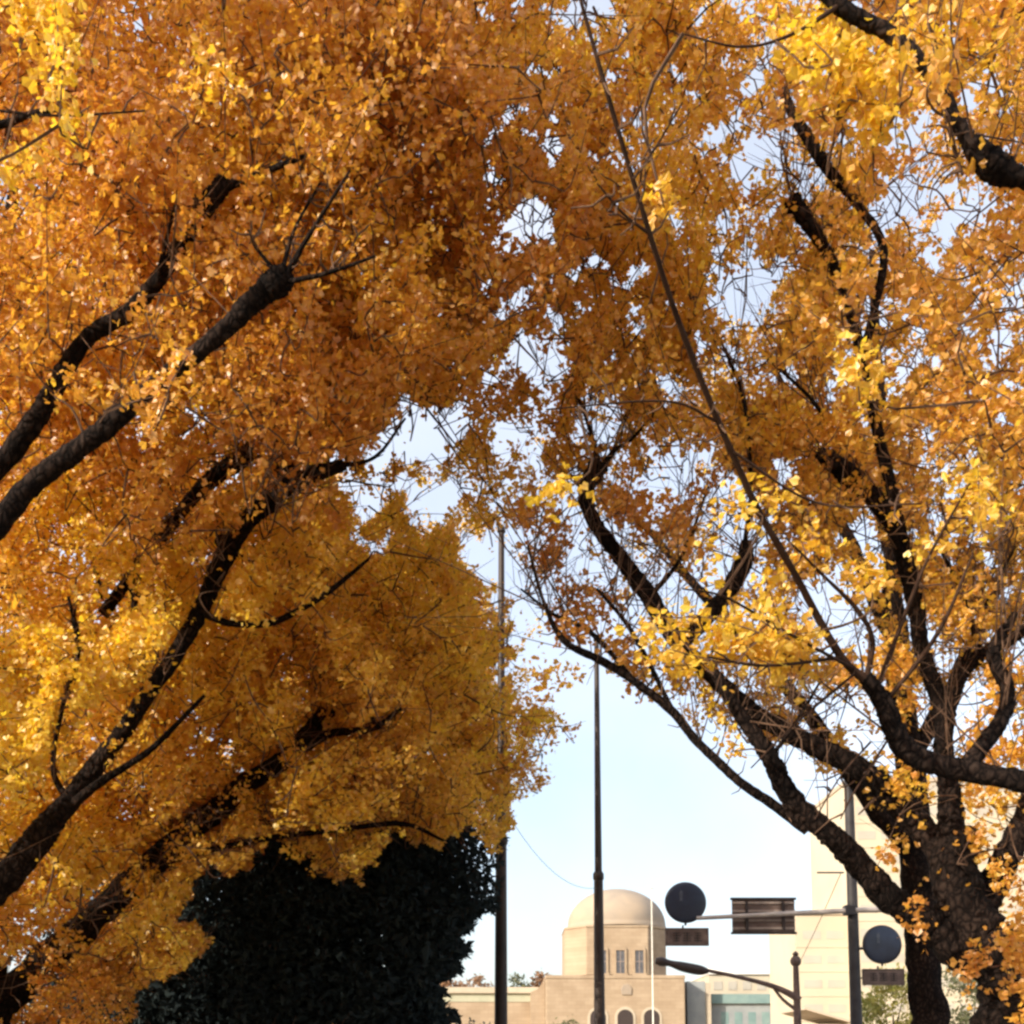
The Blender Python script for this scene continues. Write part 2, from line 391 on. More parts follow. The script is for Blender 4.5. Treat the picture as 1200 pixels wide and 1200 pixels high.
def build_ginkgo(label, base, trunk, limbs, shoots, crowns, twigs, lpt, leaf, seed, clumps=(), tint0=0.35, leaves_total=None, mask=True, side_twigs=0.35, bare=0.985, whips=9, whip_mat=False):
    rng = np.random.default_rng(seed)
    root = thing('ginkgo_tree', label, 'tree', base, 'ginkgo trees lining the avenue')
    nodes = []
    def add(name, seq, sides, rough, n=5, cap=True, mat=None):
        pts = smoothpath(seq, n)
        t = Tubes()
        jit = np.array([tuple(mnoise.noise_vector(Vector(q[:3]) * 1.6 + Vector((seed,) * 3))) for q in pts]) * pts[:, 3:4] * 0.45
        t.tube(pts[:, :3] + jit, pts[:, 3], sides, cap, rough, seed + len(nodes))
        t.build(name, mat or M['bark'], root, smooth=True)
        nodes.append(pts[:, :3])
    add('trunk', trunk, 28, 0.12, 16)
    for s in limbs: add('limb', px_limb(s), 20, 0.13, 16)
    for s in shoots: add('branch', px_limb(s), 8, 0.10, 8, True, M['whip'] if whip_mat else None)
    nodes_a = np.concatenate(nodes)
    wh = Tubes(); wn = []
    for q in nodes[1:1 + len(limbs)] + (nodes[1 + len(limbs):] if whips > 30 else []):
        for _ in range(whips if len(q) > 60 else whips // 2):
            a = q[rng.integers(len(q) // 4, len(q))]
            dv = rng.normal(0, 0.55, 3) + np.array([0, 0, 0.9]); dv /= np.linalg.norm(dv)
            Lw = rng.uniform(0.4, 1.7); r0 = rng.uniform(0.004, 0.009)
            p1 = a + dv * Lw * .5 + rng.normal(0, .04, 3); p2 = a + dv * Lw + np.array([0, 0, .06]) + rng.normal(0, .05, 3)
            fx, fy, fz = proj(np.array([p1, p2]))
            if (in_poly(fx, fy, OPEN)).any(): continue
            wh.tube([a, p1, p2], [r0, r0 * .7, r0 * .3], 5, False); wn += [p1, p2]
            for _ in range(2):
                b = a + (p2 - a) * rng.uniform(.3, .9); e = b + rng.normal(0, .16, 3) + dv * .15
                wh.tube([b, e], [r0 * .5, r0 * .25], 4, False)
    for q in nodes[1 + len(limbs):]:                            # short spurs along the branches
        for _ in range(7 if len(q) < 60 else 30):
            k = rng.integers(2, len(q) - 1); a = q[k]; tv = q[k + 1] - q[k - 1]; tv = tv / max(np.linalg.norm(tv), 1e-6)
            dv = rng.normal(0, 1, 3); dv -= tv * np.dot(dv, tv) * .6; dv /= np.linalg.norm(dv); Lw = rng.uniform(.04, .22)
            wh.tube([a, a + dv * Lw * .5, a + dv * Lw + tv * Lw * .3], [.008, .006, .0035], 5, True)
    if wn: nodes_a = np.concatenate([nodes_a, np.array(wn)])
    # twigs: centres in the crown, each tied to the nearest wood
    cen = []
    tw_t = []
    for c, r, frac, *more in crowns:
        k = int(twigs * frac)
        q = ell_points(c, r, k * 6, rng)
        px, py, zc = proj(q)
        keep = rng.random(len(q)) < 0.98
        fr = in_frame(px, py, zc)
        if k > 0 and (c[0] < -7.5 or c[2] > 12): fr = np.ones(len(q), dtype=bool)  # added shading lobes out of view keep all their twigs
        if mask:
            dn = density(px, py); keep &= np.where((zc > 0.3) & (px > -80) & (px < 1280) & (py > -80), rng.random(len(q)) < dn, True)
        keep &= np.where(fr, True, rng.random(len(q)) < side_twigs)
        keep &= (q[:, 2] > 1.6) & (np.linalg.norm(q - np.array([0, 0, CAMZ]), axis=1) > 3.4)
        # clumped: more twigs where the field is high
        keep &= rng.random(len(q)) < np.clip(0.45 + 0.85 * field(q, 1.7, seed), 0.06, 1)
        q = q[keep][:k]
        cen.append(q); tw_t.append(np.full(len(q), tint0 + (more[0] if more else 0)) + 0.22 * field(q, 0.9, seed + 3))  # base tint and lobe offset also imitate sun and shade on the leaves
    for (cx, cy, d, rx, ry, k, tt) in clumps:
        g = rng.normal(0, 0.55, (k, 3))
        q = np.array([tuple(P(cx + rx * a, cy + ry * b, d + 0.35 * c)) for a, b, c in g])
        cen.append(q); tw_t.append(np.full(k, tt))
    n_cl = sum(c[5] for c in clumps)
    cen = np.concatenate(cen); tw_t = np.concatenate(tw_t)
    cl_flag = np.zeros(len(cen), dtype=bool)
    if n_cl: cl_flag[-n_cl:] = True
    cc = np.mean(nodes_a, axis=0)
    dirs = (cen - np.asarray(base) - np.array([0, 0, 4.0])); dirs /= np.linalg.norm(dirs, axis=1, keepdims=True)
    dirs = dirs * 0.5 + np.array([0, 0, 0.45]) + rng.normal(0, 0.5, cen.shape); dirs /= np.linalg.norm(dirs, axis=1, keepdims=True)
    lens = rng.uniform(0.35, 0.85, len(cen)); lens[cl_flag] *= 0.6
    start = cen - dirs * lens[:, None] * 0.5; end = cen + dirs * lens[:, None] * 0.5
    _x, _y, _z = proj(cen); tw_dn = density(_x, _y)
    # order by distance to the wood and attach
    d0 = np.array([np.min(np.linalg.norm(nodes_a - s, axis=1)) for s in start])
    order = np.argsort(d0)
    NN = np.empty((len(nodes_a) + 3 * len(cen), 3)); NN[:len(nodes_a)] = nodes_a; nn = len(nodes_a)
    tw = wh
    for i in order:
        s = start[i]
        dd = np.linalg.norm(NN[:nn] - s, axis=1); j = int(np.argmin(dd)); a = NN[j]; L = dd[j]
        mid = a * .5 + s * .5 + rng.normal(0, 0.05, 3) * min(L, 1.2) - dirs[i] * min(L * .06, .06)
        r0 = 0.006 + 0.006 * min(L, 2.5); e = end[i]
        if L > 0.04:
            if mask and rng.random() < 0.8 and float(tw_dn[i]) < 0.35:
                continue
            fx, fy, fz = proj(mid[None])
            if mask and in_poly(fx, fy, OPEN)[0]: continue
            ctl = np.array([(*a, r0 + 0.003), (*mid, r0), (*s, 0.006), (*e, 0.002)])
            q = smoothpath(ctl, 3); q[:, 3] = np.minimum(q[:, 3], r0 + 0.004); q[-1, 3] = 0.002
            tw.tube(q[:, :3], q[:, 3], 4, False)
            NN[nn:nn + 3] = (mid, s, e); nn += 3
    if tw.n:
        o = tw.build('twigs', M['twig'], root, smooth=True); o['kind'] = 'stuff'
    # leaves in rosettes along the twigs
    per = int(lpt)
    u = rng.random((len(cen), per)); u = np.floor(u * 6) / 6 + rng.normal(0, 0.02, u.shape) + 0.08
    pos = start[:, None] + (end - start)[:, None] * u[..., None]
    off = rng.normal(0, 1, pos.shape); off /= np.linalg.norm(off, axis=2, keepdims=True)
    pos = pos + off * rng.uniform(0.03, 0.15, (len(cen), per, 1))
    tint = np.repeat(tw_t[:, None], per, 1) + rng.normal(0, 0.17, (len(cen), per)) - 0.12 * np.repeat(cl_flag[:, None], per, 1)
    fl = np.repeat(cl_flag[:, None], per, 1).ravel()
    pos = pos.reshape(-1, 3); tint = np.clip(tint.ravel(), 0, 1)
    px, py, zc = proj(pos)
    if mask:
        dn = density(px, py)
        # crisp gaps: leaves leave the open core alone, and never hang below the crown's edge
        vis = (zc > 0.3) & (px > -40) & (px < 1240) & (py > -40)
        drop = vis & ~fl & (rng.random(len(pos)) > np.clip(dn * 1.5, 0, 1))
        pos = pos[~drop]; tint = tint[~drop]
    # the wood stays mostly bare: short shoots sit above and behind it
    px, py, zc = proj(pos)
    near = np.zeros(len(pos), dtype=bool)
    for x, y, z, hw in WOOD:
        near |= (np.abs(px - x) < hw + 5) & (np.abs(py - y) < hw + 5) & (zc < z + 0.1)
    patch = field(pos, 2.6, 4.4) > 0.55
    for x, y, rx, ry in ((172, 462, 46, 26), (82, 428, 16, 20), (162, 352, 12, 14), (150, 850, 60, 60), (300, 930, 30, 26), (215, 985, 24, 24), (1078, 84, 34, 26), (1110, 130, 16, 20), (205, 690, 20, 30), (1000, 600, 60, 40)):
        patch |= (((px - x) / rx) ** 2 + ((py - y) / ry) ** 2 < 1) & (rng.random(len(pos)) < 0.6)
    #                     # here and there a spray still hangs across the wood
    ok = ~(near & ~patch & (rng.random(len(pos)) < bare))
    pos = pos[ok]; tint = tint[ok]
    far = np.linalg.norm(pos - np.array([0, 0, CAMZ]), axis=1)
    pos, tint = pos[far > 3.0], tint[far > 3.0]
    size = leaf * rng.lognormal(0, 0.22, len(pos))
    link('crown', leaves_mesh('crown', pos, size, tint, 'ginkgo', 0.35, 0.5, rng), M['ginkgo'], root)
    print('ginkgo', label[:30], 'twigs', len(cen), 'leaves', len(pos))
    return root

W = 'w'
TREES = []
def ginkgo(*a, **k): TREES.append((a, k))
# ---- left row
ginkgo('nearest ginkgo on the left, two black knobbly limbs among orange leaves filling the upper left', (-5.6, 7.8, 0),
       [(-5.6, 7.8, 0, .42), (-5.55, 7.8, 1.5, .36), (-5.6, 7.9, 3.5, .33), (-5.9, 8.1, 7, .26), (-5.9, 8.3, 11, .15), (-5.7, 8.3, 15, .05)],
       [[(W, -5.55, 7.8, 2.6, .2), (-150, 790, 7.6, 40), (0, 608, 7.6, 36), (80, 530, 7.5, 34), (160, 468, 7.4, 30), (250, 400, 7.2, 28), (300, 352, 7.1, 36), (328, 330, 7.05, 46), (340, 318, 7.0, 30)],
        [(W, -5.6, 7.9, 3.3, .2), (-150, 700, 8.2, 38), (0, 545, 8.2, 34), (50, 480, 8.1, 32), (100, 400, 8.0, 26), (150, 366, 7.9, 26), (185, 325, 7.8, 24), (222, 265, 7.7, 30), (256, 222, 7.6, 32), (264, 212, 7.6, 20)],
        [(W, -5.9, 8.1, 7.0, .12), (-60, 190, 7.0, 20), (20, 140, 6.8, 12), (70, 128, 6.7, 8)]],
       [[(258, 222, 7.6, 14), (300, 206, 7.5, 11), (335, 192, 7.4, 10), (365, 180, 7.3, 6)],
        [(335, 325, 7, 12), (360, 280, 6.9, 8), (385, 240, 6.8, 6), (410, 200, 6.7, 4)], [(330, 322, 7, 9), (345, 270, 7, 6), (375, 215, 7, 4)],
        [(340, 330, 7, 9), (385, 320, 6.9, 7), (440, 300, 6.8, 4)], [(325, 320, 7, 8), (300, 290, 7, 6), (292, 270, 7, 4)],
        [(185, 328, 7.8, 20), (190, 300, 7.7, 8), (205, 240, 7.6, 5)], [(232, 245, 7.7, 14), (225, 225, 7.7, 9), (222, 205, 7.6, 5)],
        [(0, 130, 6.5, 5), (70, 136, 6.4, 4), (170, 130, 6.3, 3)]],
       [((-3.0, 8.8, 10.9), (4.3, 3.0, 4.9), 0.75), ((-0.6, 9.4, 10.6), (2.4, 2.6, 3.6), 0.35, 0.28), ((-4.4, 4.4, 12.4), (4.0, 2.6, 2.0), 0.16)], 2900, 64, 0.054, 101,  # last lobe added out of view as shade; the second's tint offset imitates light
       clumps=[(165, 466, 6.9, 22, 10, 3, .4), (205, 436, 6.8, 14, 8, 2, .35), (80, 432, 7.4, 8, 12, 2, .4), (160, 352, 7.2, 8, 8, 1, .35), (40, 20, 6.2, 36, 12, 5, .9), (72, 105, 6.2, 10, 30, 3, .9), (28, 185, 6.2, 22, 10, 2, .85), (235, 95, 6.8, 30, 24, 2, .7)],
       tint0=0.10, side_twigs=0.08)  # low tint paints shade into the leaf colour of this crown
ginkgo('second ginkgo on the left, forked dark limb with an upright stub, golden leaves', (-7.4, 11.2, 0),
       [(-7.4, 11.2, 0, .48), (-7.3, 11.2, 1.6, .4), (-7.4, 11.3, 4, .34), (-7.6, 11.5, 8, .25), (-7.4, 11.6, 12, .13), (-7.2, 11.6, 15, .05)],
       [[(W, -7.3, 11.2, 1.7, .25), (-110, 1120, 11, 52), (0, 1032, 11, 48), (48, 982, 10.9, 46), (82, 940, 10.8, 34), (150, 850, 10.8, 28), (200, 775, 10.8, 26), (235, 716, 10.7, 27), (262, 655, 10.6, 32), (298, 602, 10.5, 30), (338, 570, 10.5, 38), (368, 556, 10.4, 28), (402, 545, 10.3, 18)],
        [(300, 602, 10.5, 28), (330, 572, 10.5, 44), (332, 550, 10.5, 40), (326, 532, 10.5, 24)],
        [(120, 720, 12.4, 20), (190, 628, 12.3, 20), (228, 578, 12.2, 22), (262, 550, 12.1, 30), (297, 525, 12, 26)],
        [(262, 660, 10.6, 20), (268, 645, 10.6, 34), (258, 632, 10.6, 22)]],
       [[(82, 940, 10.8, 14), (62, 900, 10.7, 9), (76, 820, 10.6, 8), (92, 758, 10.5, 10), (80, 700, 10.5, 5)], [(92, 758, 10.5, 7), (86, 735, 10.5, 6), (88, 715, 10.5, 4)],
        [(80, 948, 10.8, 18), (120, 915, 10.6, 14), (180, 875, 10.5, 10), (240, 815, 10.4, 6)],
        [(238, 718, 10.7, 13), (268, 730, 10.6, 12), (312, 731, 10.5, 12), (350, 715, 10.4, 11), (388, 692, 10.3, 10), (432, 655, 10.2, 5)],
        [(325, 540, 10.5, 12), (322, 480, 10.4, 7), (330, 400, 10.3, 4)], [(335, 540, 10.5, 11), (332, 470, 10.4, 6), (345, 420, 10.3, 4)],
        [(345, 545, 10.5, 9), (385, 500, 10.4, 5), (395, 460, 10.3, 3)], [(400, 546, 10.3, 9), (440, 535, 10.2, 6), (475, 490, 10.1, 4)],
        [(120, 700, 10.6, 12), (112, 670, 10.6, 8), (105, 640, 10.5, 5)], [(156, 730, 10.6, 8), (158, 700, 10.6, 12), (154, 690, 10.6, 10)]],
       [((-3.6, 13.2, 7.6), (4.3, 2.8, 5.2), 0.8), ((-5.6, 11.6, 6.0), (2.4, 2.0, 4.0), 0.2), ((-8.8, 9.2, 3.9), (1.9, 2.6, 2.1), 0.14), ((-8.0, 10.6, 2.6), (1.6, 2.0, 1.4), 0.06)], 2900, 64, 0.055, 202,  # last two lobes are unseen, added to shade the lower-left leaves
       clumps=[(70, 800, 9.2, 60, 40, 26, 1.), (170, 750, 9.3, 60, 36, 20, .95), (20, 885, 9.2, 36, 40, 14, 1.), (300, 690, 9.9, 60, 36, 12, .85), (40, 850, 9.6, 60, 50, 26, .95), (130, 780, 9.8, 50, 30, 14, .9), (230, 620, 9.9, 50, 50, 12, .8), (110, 640, 10.0, 40, 40, 8, .8), (10, 780, 9.5, 30, 40, 8, .9),  # bright yellow clump tints imitate sunlight on these leaves
               (380, 640, 10.0, 36, 40, 9, .75), (420, 760, 10.6, 50, 40, 9, .7), (60, 560, 9.8, 40, 30, 6, .7), (240, 470, 10, 24, 20, 4, .8), (520, 720, 11, 40, 40, 7, .65)],
       tint0=0.62, side_twigs=0.12)  # raised tint paints sunlight into the leaf colour
ginkgo('third ginkgo on the left, long leaning limb in brown shade above the dark evergreens', (-6.95, 15, 0),
       [(-6.95, 15, 0, .5), (-7.05, 15, 1.4, .42), (-7.5, 15.1, 4, .34), (-7.8, 15.3, 8, .25), (-7.6, 15.4, 13, .12), (-7.4, 15.4, 16, .05)],
       [[(W, -7.0, 15, 1.2, .3), (-10, 1190, 15, 56), (90, 1095, 15, 48), (180, 1010, 14.8, 42), (260, 940, 14.6, 36), (338, 885, 14.5, 28), (385, 858, 14.4, 22)],
        [(338, 885, 14.5, 20), (370, 850, 14.4, 24), (378, 830, 14.4, 12)]],
       [[(380, 860, 14.4, 15), (410, 858, 14.3, 13), (440, 852, 14.2, 11), (470, 830, 14.1, 6)],
        [(180, 1012, 14.8, 14), (300, 985, 14.5, 10), (400, 972, 14.3, 10), (470, 965, 14.2, 8), (520, 985, 14.1, 5)],
        [(440, 852, 14.2, 7), (430, 825, 14.2, 5), (425, 800, 14.1, 3)], [(385, 858, 14.4, 10), (400, 790, 14.3, 8), (420, 760, 14.2, 6)]],
       [((-3.2, 16.6, 6.4), (4.3, 2.8, 4.9), 0.9), ((-5.8, 15.4, 3.6), (2.6, 2.2, 2.6), 0.22), ((-9.6, 13.4, 2.6), (2.4, 3.8, 1.9), 0.22)], 2700, 60, 0.058, 303, tint0=0.30)  # last lobe is unseen, added to shade the low leaves
ginkgo('far ginkgo on the left behind the evergreens, crown edge against the open sky', (-6.0, 24, 0),
       [(-6.0, 24, 0, .5), (-5.9, 24, 3, .38), (-5.6, 24, 7, .3), (-5.3, 24, 12, .2), (-5.2, 24, 18, .06)],
       [[(W, -5.9, 24, 4, .22), (W, -4.4, 24.2, 6.5, .15), (W, -2.4, 24.4, 8.6, .09), (W, -0.6, 24.5, 9.6, .04)],
        [(W, -5.6, 24, 7, .2), (W, -3.8, 24.4, 10, .13), (W, -1.8, 24.6, 12.6, .05)]],
       [], [((-2.9, 24.6, 9.6), (4.2, 3.4, 5.8), 1.0)], 1900, 52, 0.070, 404, tint0=0.62)
# ---- right row
ginkgo('large ginkgo on the right, thick dark forked trunk leaning over the traffic signs', (4.75, 10.2, 0),
       [(4.8, 10.2, 0, .46), (4.62, 10.1, 1.2, .37), (*P(1182, 1160, 10), .30), (*P(1148, 1090, 10), .26), (*P(1126, 1040, 10), .22), (*P(1112, 985, 10.1), .2)],
       [[(1150, 1130, 10, 60), (1100, 1092, 9.9, 54), (1050, 1056, 9.8, 46), (1002, 1008, 9.7, 42), (960, 972, 9.6, 36), (925, 935, 9.5, 33), (900, 890, 9.4, 30), (875, 850, 9.4, 24), (846, 800, 9.3, 18), (820, 765, 9.3, 12)],
        [(1122, 1060, 10, 50), (1090, 990, 10.2, 46), (1045, 932, 10.2, 42), (1000, 896, 10.2, 36), (950, 872, 10.3, 32), (892, 842, 10.3, 30), (845, 802, 10.3, 28), (800, 755, 10.3, 28), (760, 700, 10.3, 30), (725, 650, 10.3, 25), (697, 608, 10.3, 23), (688, 575, 10.3, 26), (702, 545, 10.3, 34)],
        [(1122, 1040, 10, 60), (1112, 980, 10.1, 44), (1110, 920, 10.2, 34), (1106, 865, 10.3, 30), (1120, 800, 10.4, 28), (1150, 768, 10.5, 24), (1210, 735, 10.6, 16)],
        [(1145, 1080, 10, 56), (1178, 1010, 10.2, 44), (1210, 930, 10.4, 36), (1250, 830, 10.6, 30), (1260, 600, 10.8, 22)],
        [(1108, 850, 10.3, 26), (1082, 760, 10.4, 26), (1062, 660, 10.4, 28), (1030, 592, 10.4, 30), (985, 552, 10.4, 34), (958, 530, 10.4, 18)],
        [(800, 755, 10.3, 24), (845, 705, 10.2, 28), (870, 660, 10.1, 30), (872, 635, 10.1, 16)],
        [(1062, 660, 10.4, 20), (1010, 420, 10.2, 18), (980, 320, 10.1, 16), (945, 255, 10.0, 26), (928, 232, 10, 34)],
        [(1010, 420, 10.2, 16), (1035, 300, 10.2, 14), (1000, 235, 10.1, 15), (965, 190, 10, 20), (932, 140, 10, 18), (915, 100, 10, 8)]],
       [[(945, 973, 9.6, 20), (900, 940, 9.5, 17), (860, 912, 9.45, 16), (820, 872, 9.4, 15), (790, 836, 9.4, 16), (745, 800, 9.3, 14), (705, 776, 9.3, 14), (660, 750, 9.2, 11), (635, 700, 9.1, 6), (618, 640, 9.0, 4)],
        [(790, 836, 9.4, 9), (740, 740, 9.5, 8), (700, 690, 9.6, 5)], [(745, 800, 9.3, 8), (690, 740, 9.3, 9), (650, 720, 9.3, 6), (610, 690, 9.2, 4)],
        [(700, 560, 10.3, 12), (718, 530, 10.3, 9), (740, 515, 10.2, 6), (770, 480, 10.1, 4)], [(702, 545, 10.3, 12), (690, 500, 10.3, 7), (672, 450, 10.2, 4)],
        [(985, 552, 10.4, 10), (960, 480, 10.3, 7), (900, 420, 10.2, 5)], [(872, 640, 10.1, 9), (880, 560, 10.1, 6), (872, 470, 10, 8), (850, 410, 10, 5)],
        [(1150, 768, 10.5, 12), (1130, 700, 10.4, 8), (1100, 640, 10.3, 5)], [(1120, 800, 10.4, 10), (1160, 700, 10.3, 8), (1190, 640, 10.2, 4)],
        [(900, 890, 9.4, 9), (930, 850, 9.3, 6), (960, 800, 9.2, 4)], [(760, 700, 10.3, 10), (800, 650, 10.2, 7), (830, 570, 10.1, 4)]],
       [((3.7, 11.4, 8.9), (3.9, 2.9, 5.1), 0.85), ((1.6, 10.4, 10), (2.2, 2.6, 3.8), 0.16, 0.25), ((5.0, 10.2, 4.2), (2.0, 1.8, 2.2), 0.10)], 1800, 56, 0.056, 505,  # second lobe's tint offset lightens leaves that lie in shade
       clumps=[(1075, 930, 9.3, 40, 30, 9, .7), (1150, 990, 9.6, 45, 40, 9, .55), (1185, 1130, 9.0, 25, 60, 9, .3), (1150, 1110, 9.2, 30, 40, 6, .1), (1180, 1050, 9.2, 30, 40, 8, .3), (1110, 1015, 9.4, 16, 30, 5, .3), (1130, 900, 9.3, 60, 40, 8, .45), (1180, 840, 9.2, 30, 50, 6, .5), (1060, 790, 9.2, 40, 40, 7, .5), (1185, 950, 9.3, 25, 30, 5, .6),
               (1090, 1075, 9.3, 20, 14, 3, .15), (1030, 1000, 9.3, 16, 16, 2, .3), (640, 800, 10, 20, 16, 2, .6), (640, 650, 9.6, 24, 24, 5, .2), (685, 705, 9.7, 26, 22, 5, .15), (622, 600, 9.8, 20, 24, 5, .3), (668, 738, 9.3, 26, 10, 4, .15), (735, 770, 9.5, 30, 16, 4, .2), (720, 600, 9.8, 40, 40, 8, .25), (800, 620, 9.8, 50, 40, 9, .2), (860, 840, 9.0, 20, 20, 3, .8)],
       tint0=0.28, side_twigs=0.3, whips=38)
ginkgo('nearest right ginkgo, dark limb with a round burl and one long bare whip', (4.5, 6.2, 0),
       [(4.6, 6.4, 0, .42), (4.6, 6.4, 2, .36), (4.7, 6.4, 4, .3), (4.9, 6.4, 8, .22), (5.0, 6.4, 12, .08)],
       [[(W, 4.6, 6.4, 2.4, .18), (1330, 945, 7.0, 38), (1210, 916, 7.2, 36), (1130, 902, 7.35, 34), (1065, 878, 7.4, 36), (1036, 826, 7.3, 32), (1012, 792, 7.2, 24)],
        [(W, 4.75, 6.4, 5.6, .15), (1270, 230, 6, 26), (1205, 212, 6, 28), (1162, 194, 6, 50), (1132, 160, 6.05, 26), (1105, 118, 6.1, 23), (1078, 72, 6.15, 22), (1040, 36, 6.2, 25), (985, 5, 6.2, 26), (930, -50, 6.2, 18), (890, -120, 6.2, 10)],
        [(1130, 902, 7.35, 28), (1170, 850, 7.4, 26), (1182, 810, 7.5, 24), (1166, 765, 7.5, 22), (1190, 720, 7.5, 12)]],
       [[(1012, 796, 7.2, 15), (985, 768, 7.1, 13), (940, 690, 6.8, 12), (890, 600, 6.4, 11), (842, 495, 6.0, 10.5), (800, 390, 5.6, 10), (762, 275, 5.2, 9), (712, 112, 4.8, 8), (680, 0, 4.6, 6.5), (660, -80, 4.4, 4)],
        [(1016, 790, 7.2, 11), (1022, 750, 7.1, 9), (1005, 715, 7.0, 8), (960, 670, 6.8, 5), (920, 630, 6.6, 3)],
        [(1030, 800, 7.3, 9), (1060, 720, 7.1, 7), (1090, 650, 6.9, 5), (1140, 560, 6.6, 3)], [(1040, 820, 7.3, 9), (1100, 740, 7.0, 7), (1140, 650, 6.8, 4)],
        [(1000, 783, 7.1, 6), (920, 740, 6.6, 5), (850, 700, 6.2, 4), (800, 690, 6.0, 3)], [(985, 770, 7.1, 6), (900, 780, 6.5, 5), (830, 770, 6.2, 4)],
        [(762, 275, 5.2, 6), (730, 250, 5.1, 4), (700, 215, 5.0, 3)], [(742, 210, 5.0, 5), (770, 170, 5.0, 4), (800, 120, 4.9, 3)],
        [(842, 495, 6.0, 5), (780, 470, 5.8, 4), (640, 480, 5.6, 2.5)], [(860, 530, 6.1, 5), (960, 590, 6.3, 4), (1080, 590, 6.2, 3)],
        [(985, 5, 6.2, 10), (930, 40, 6.1, 6), (870, 55, 6.0, 4), (800, 40, 5.9, 3)], [(1105, 118, 6.1, 12), (1120, 180, 6.0, 7), (1128, 205, 6.0, 5)],
        [(1020, 870, 7.2, 4), (985, 910, 7.1, 3), (955, 960, 7.0, 2.5)], [(1040, 868, 7.3, 4), (1000, 930, 7.1, 3), (985, 960, 7.1, 2)],
        [(1000, 790, 7.1, 5), (930, 850, 7.0, 3.5), (880, 900, 6.9, 2.5)]],
       [((4.4, 7.4, 8.4), (2.7, 1.5, 3.2), 0.8)], 300, 48, 0.058, 606,
       clumps=[(1060, 60, 5.9, 16, 14, 2, .6), (1098, 112, 5.8, 14, 16, 2, .45), (1135, 165, 5.8, 10, 10, 1, .4), (800, 755, 6.6, 44, 34, 10, .95), (860, 735, 6.7, 50, 36, 8, .9), (920, 745, 6.9, 40, 40, 7, .8), (955, 60, 6.2, 38, 34, 9, 1.), (1015, 100, 6.3, 44, 26, 9, .98), (1010, 155, 6.4, 26, 14, 2, .9),
               (1090, 40, 6.6, 40, 22, 4, .8), (1170, 62, 6.6, 40, 22, 4, .8), (660, 572, 5.6, 6, 6, 1, .95), (868, 595, 6, 6, 12, 1, .95),
               (1130, 610, 6.6, 40, 34, 4, .85), (1010, 440, 6.6, 36, 24, 3, .85), (905, 590, 6.3, 10, 18, 1, .8), (940, 660, 6.6, 20, 20, 2, .75),
               (1040, 680, 6.8, 50, 24, 3, .75), (790, 240, 6.0, 14, 14, 1, .7)],
       tint0=0.22, side_twigs=0.4, bare=0.7, whips=16, whip_mat=True)
ginkgo('farther ginkgo on the right, straight dark trunk seen behind the leaning one', (6.5, 17, 0),
       [(6.5, 17, 0, .34), (6.4, 17, 1.5, .28), (6.3, 17, 3.5, .25), (6.3, 17.1, 6, .22), (6.1, 17.2, 10, .14), (6, 17.2, 15, .05)],
       [[(W, 6.3, 17, 4.6, .15), (W, 4.6, 17.2, 7.2, .11), (W, 2.9, 17.4, 9.4, .07), (W, 1.6, 17.4, 11, .03)],
        [(W, 6.3, 17.1, 6.2, .14), (W, 7.6, 17.3, 8.6, .1), (W, 8.6, 17.4, 11, .04)],
        [(W, 6.2, 17.1, 8, .12), (W, 5.0, 16.8, 10.6, .08), (W, 4.0, 16.6, 13, .03)]],
       [], [((5.2, 17.6, 10.4), (4.8, 3.2, 5.4), 1.0)], 680, 48, 0.062, 707, tint0=0.5)  # tint raised to imitate more light on a shaded crown

WOOD = []
for a, k in TREES:
    for s in a[3] + a[4]:
        if s[0][0] == W and all(q[0] == W for q in s): continue
        q = smoothpath(px_limb(s), 8); x, y, z = proj(q[:, :3])
        hw = np.maximum(q[:, 3] * F / z, 2.0)
        if hw.max() < 5: continue
        ok = (x > -50) & (x < 1250) & (y > -50) & (y < 1250)
        WOOD.append(np.stack([x, y, z, hw], axis=1)[ok])
_yy = np.arange(630.0, 880.0, 4); WOOD.append(np.stack([np.full(len(_yy), 586.0), _yy, np.full(len(_yy), 22.0), np.full(len(_yy), 1.0)], axis=1))   # the pole's clear strip
WOOD = np.concatenate(WOOD)
for a, k in TREES: build_ginkgo(*a, **k)

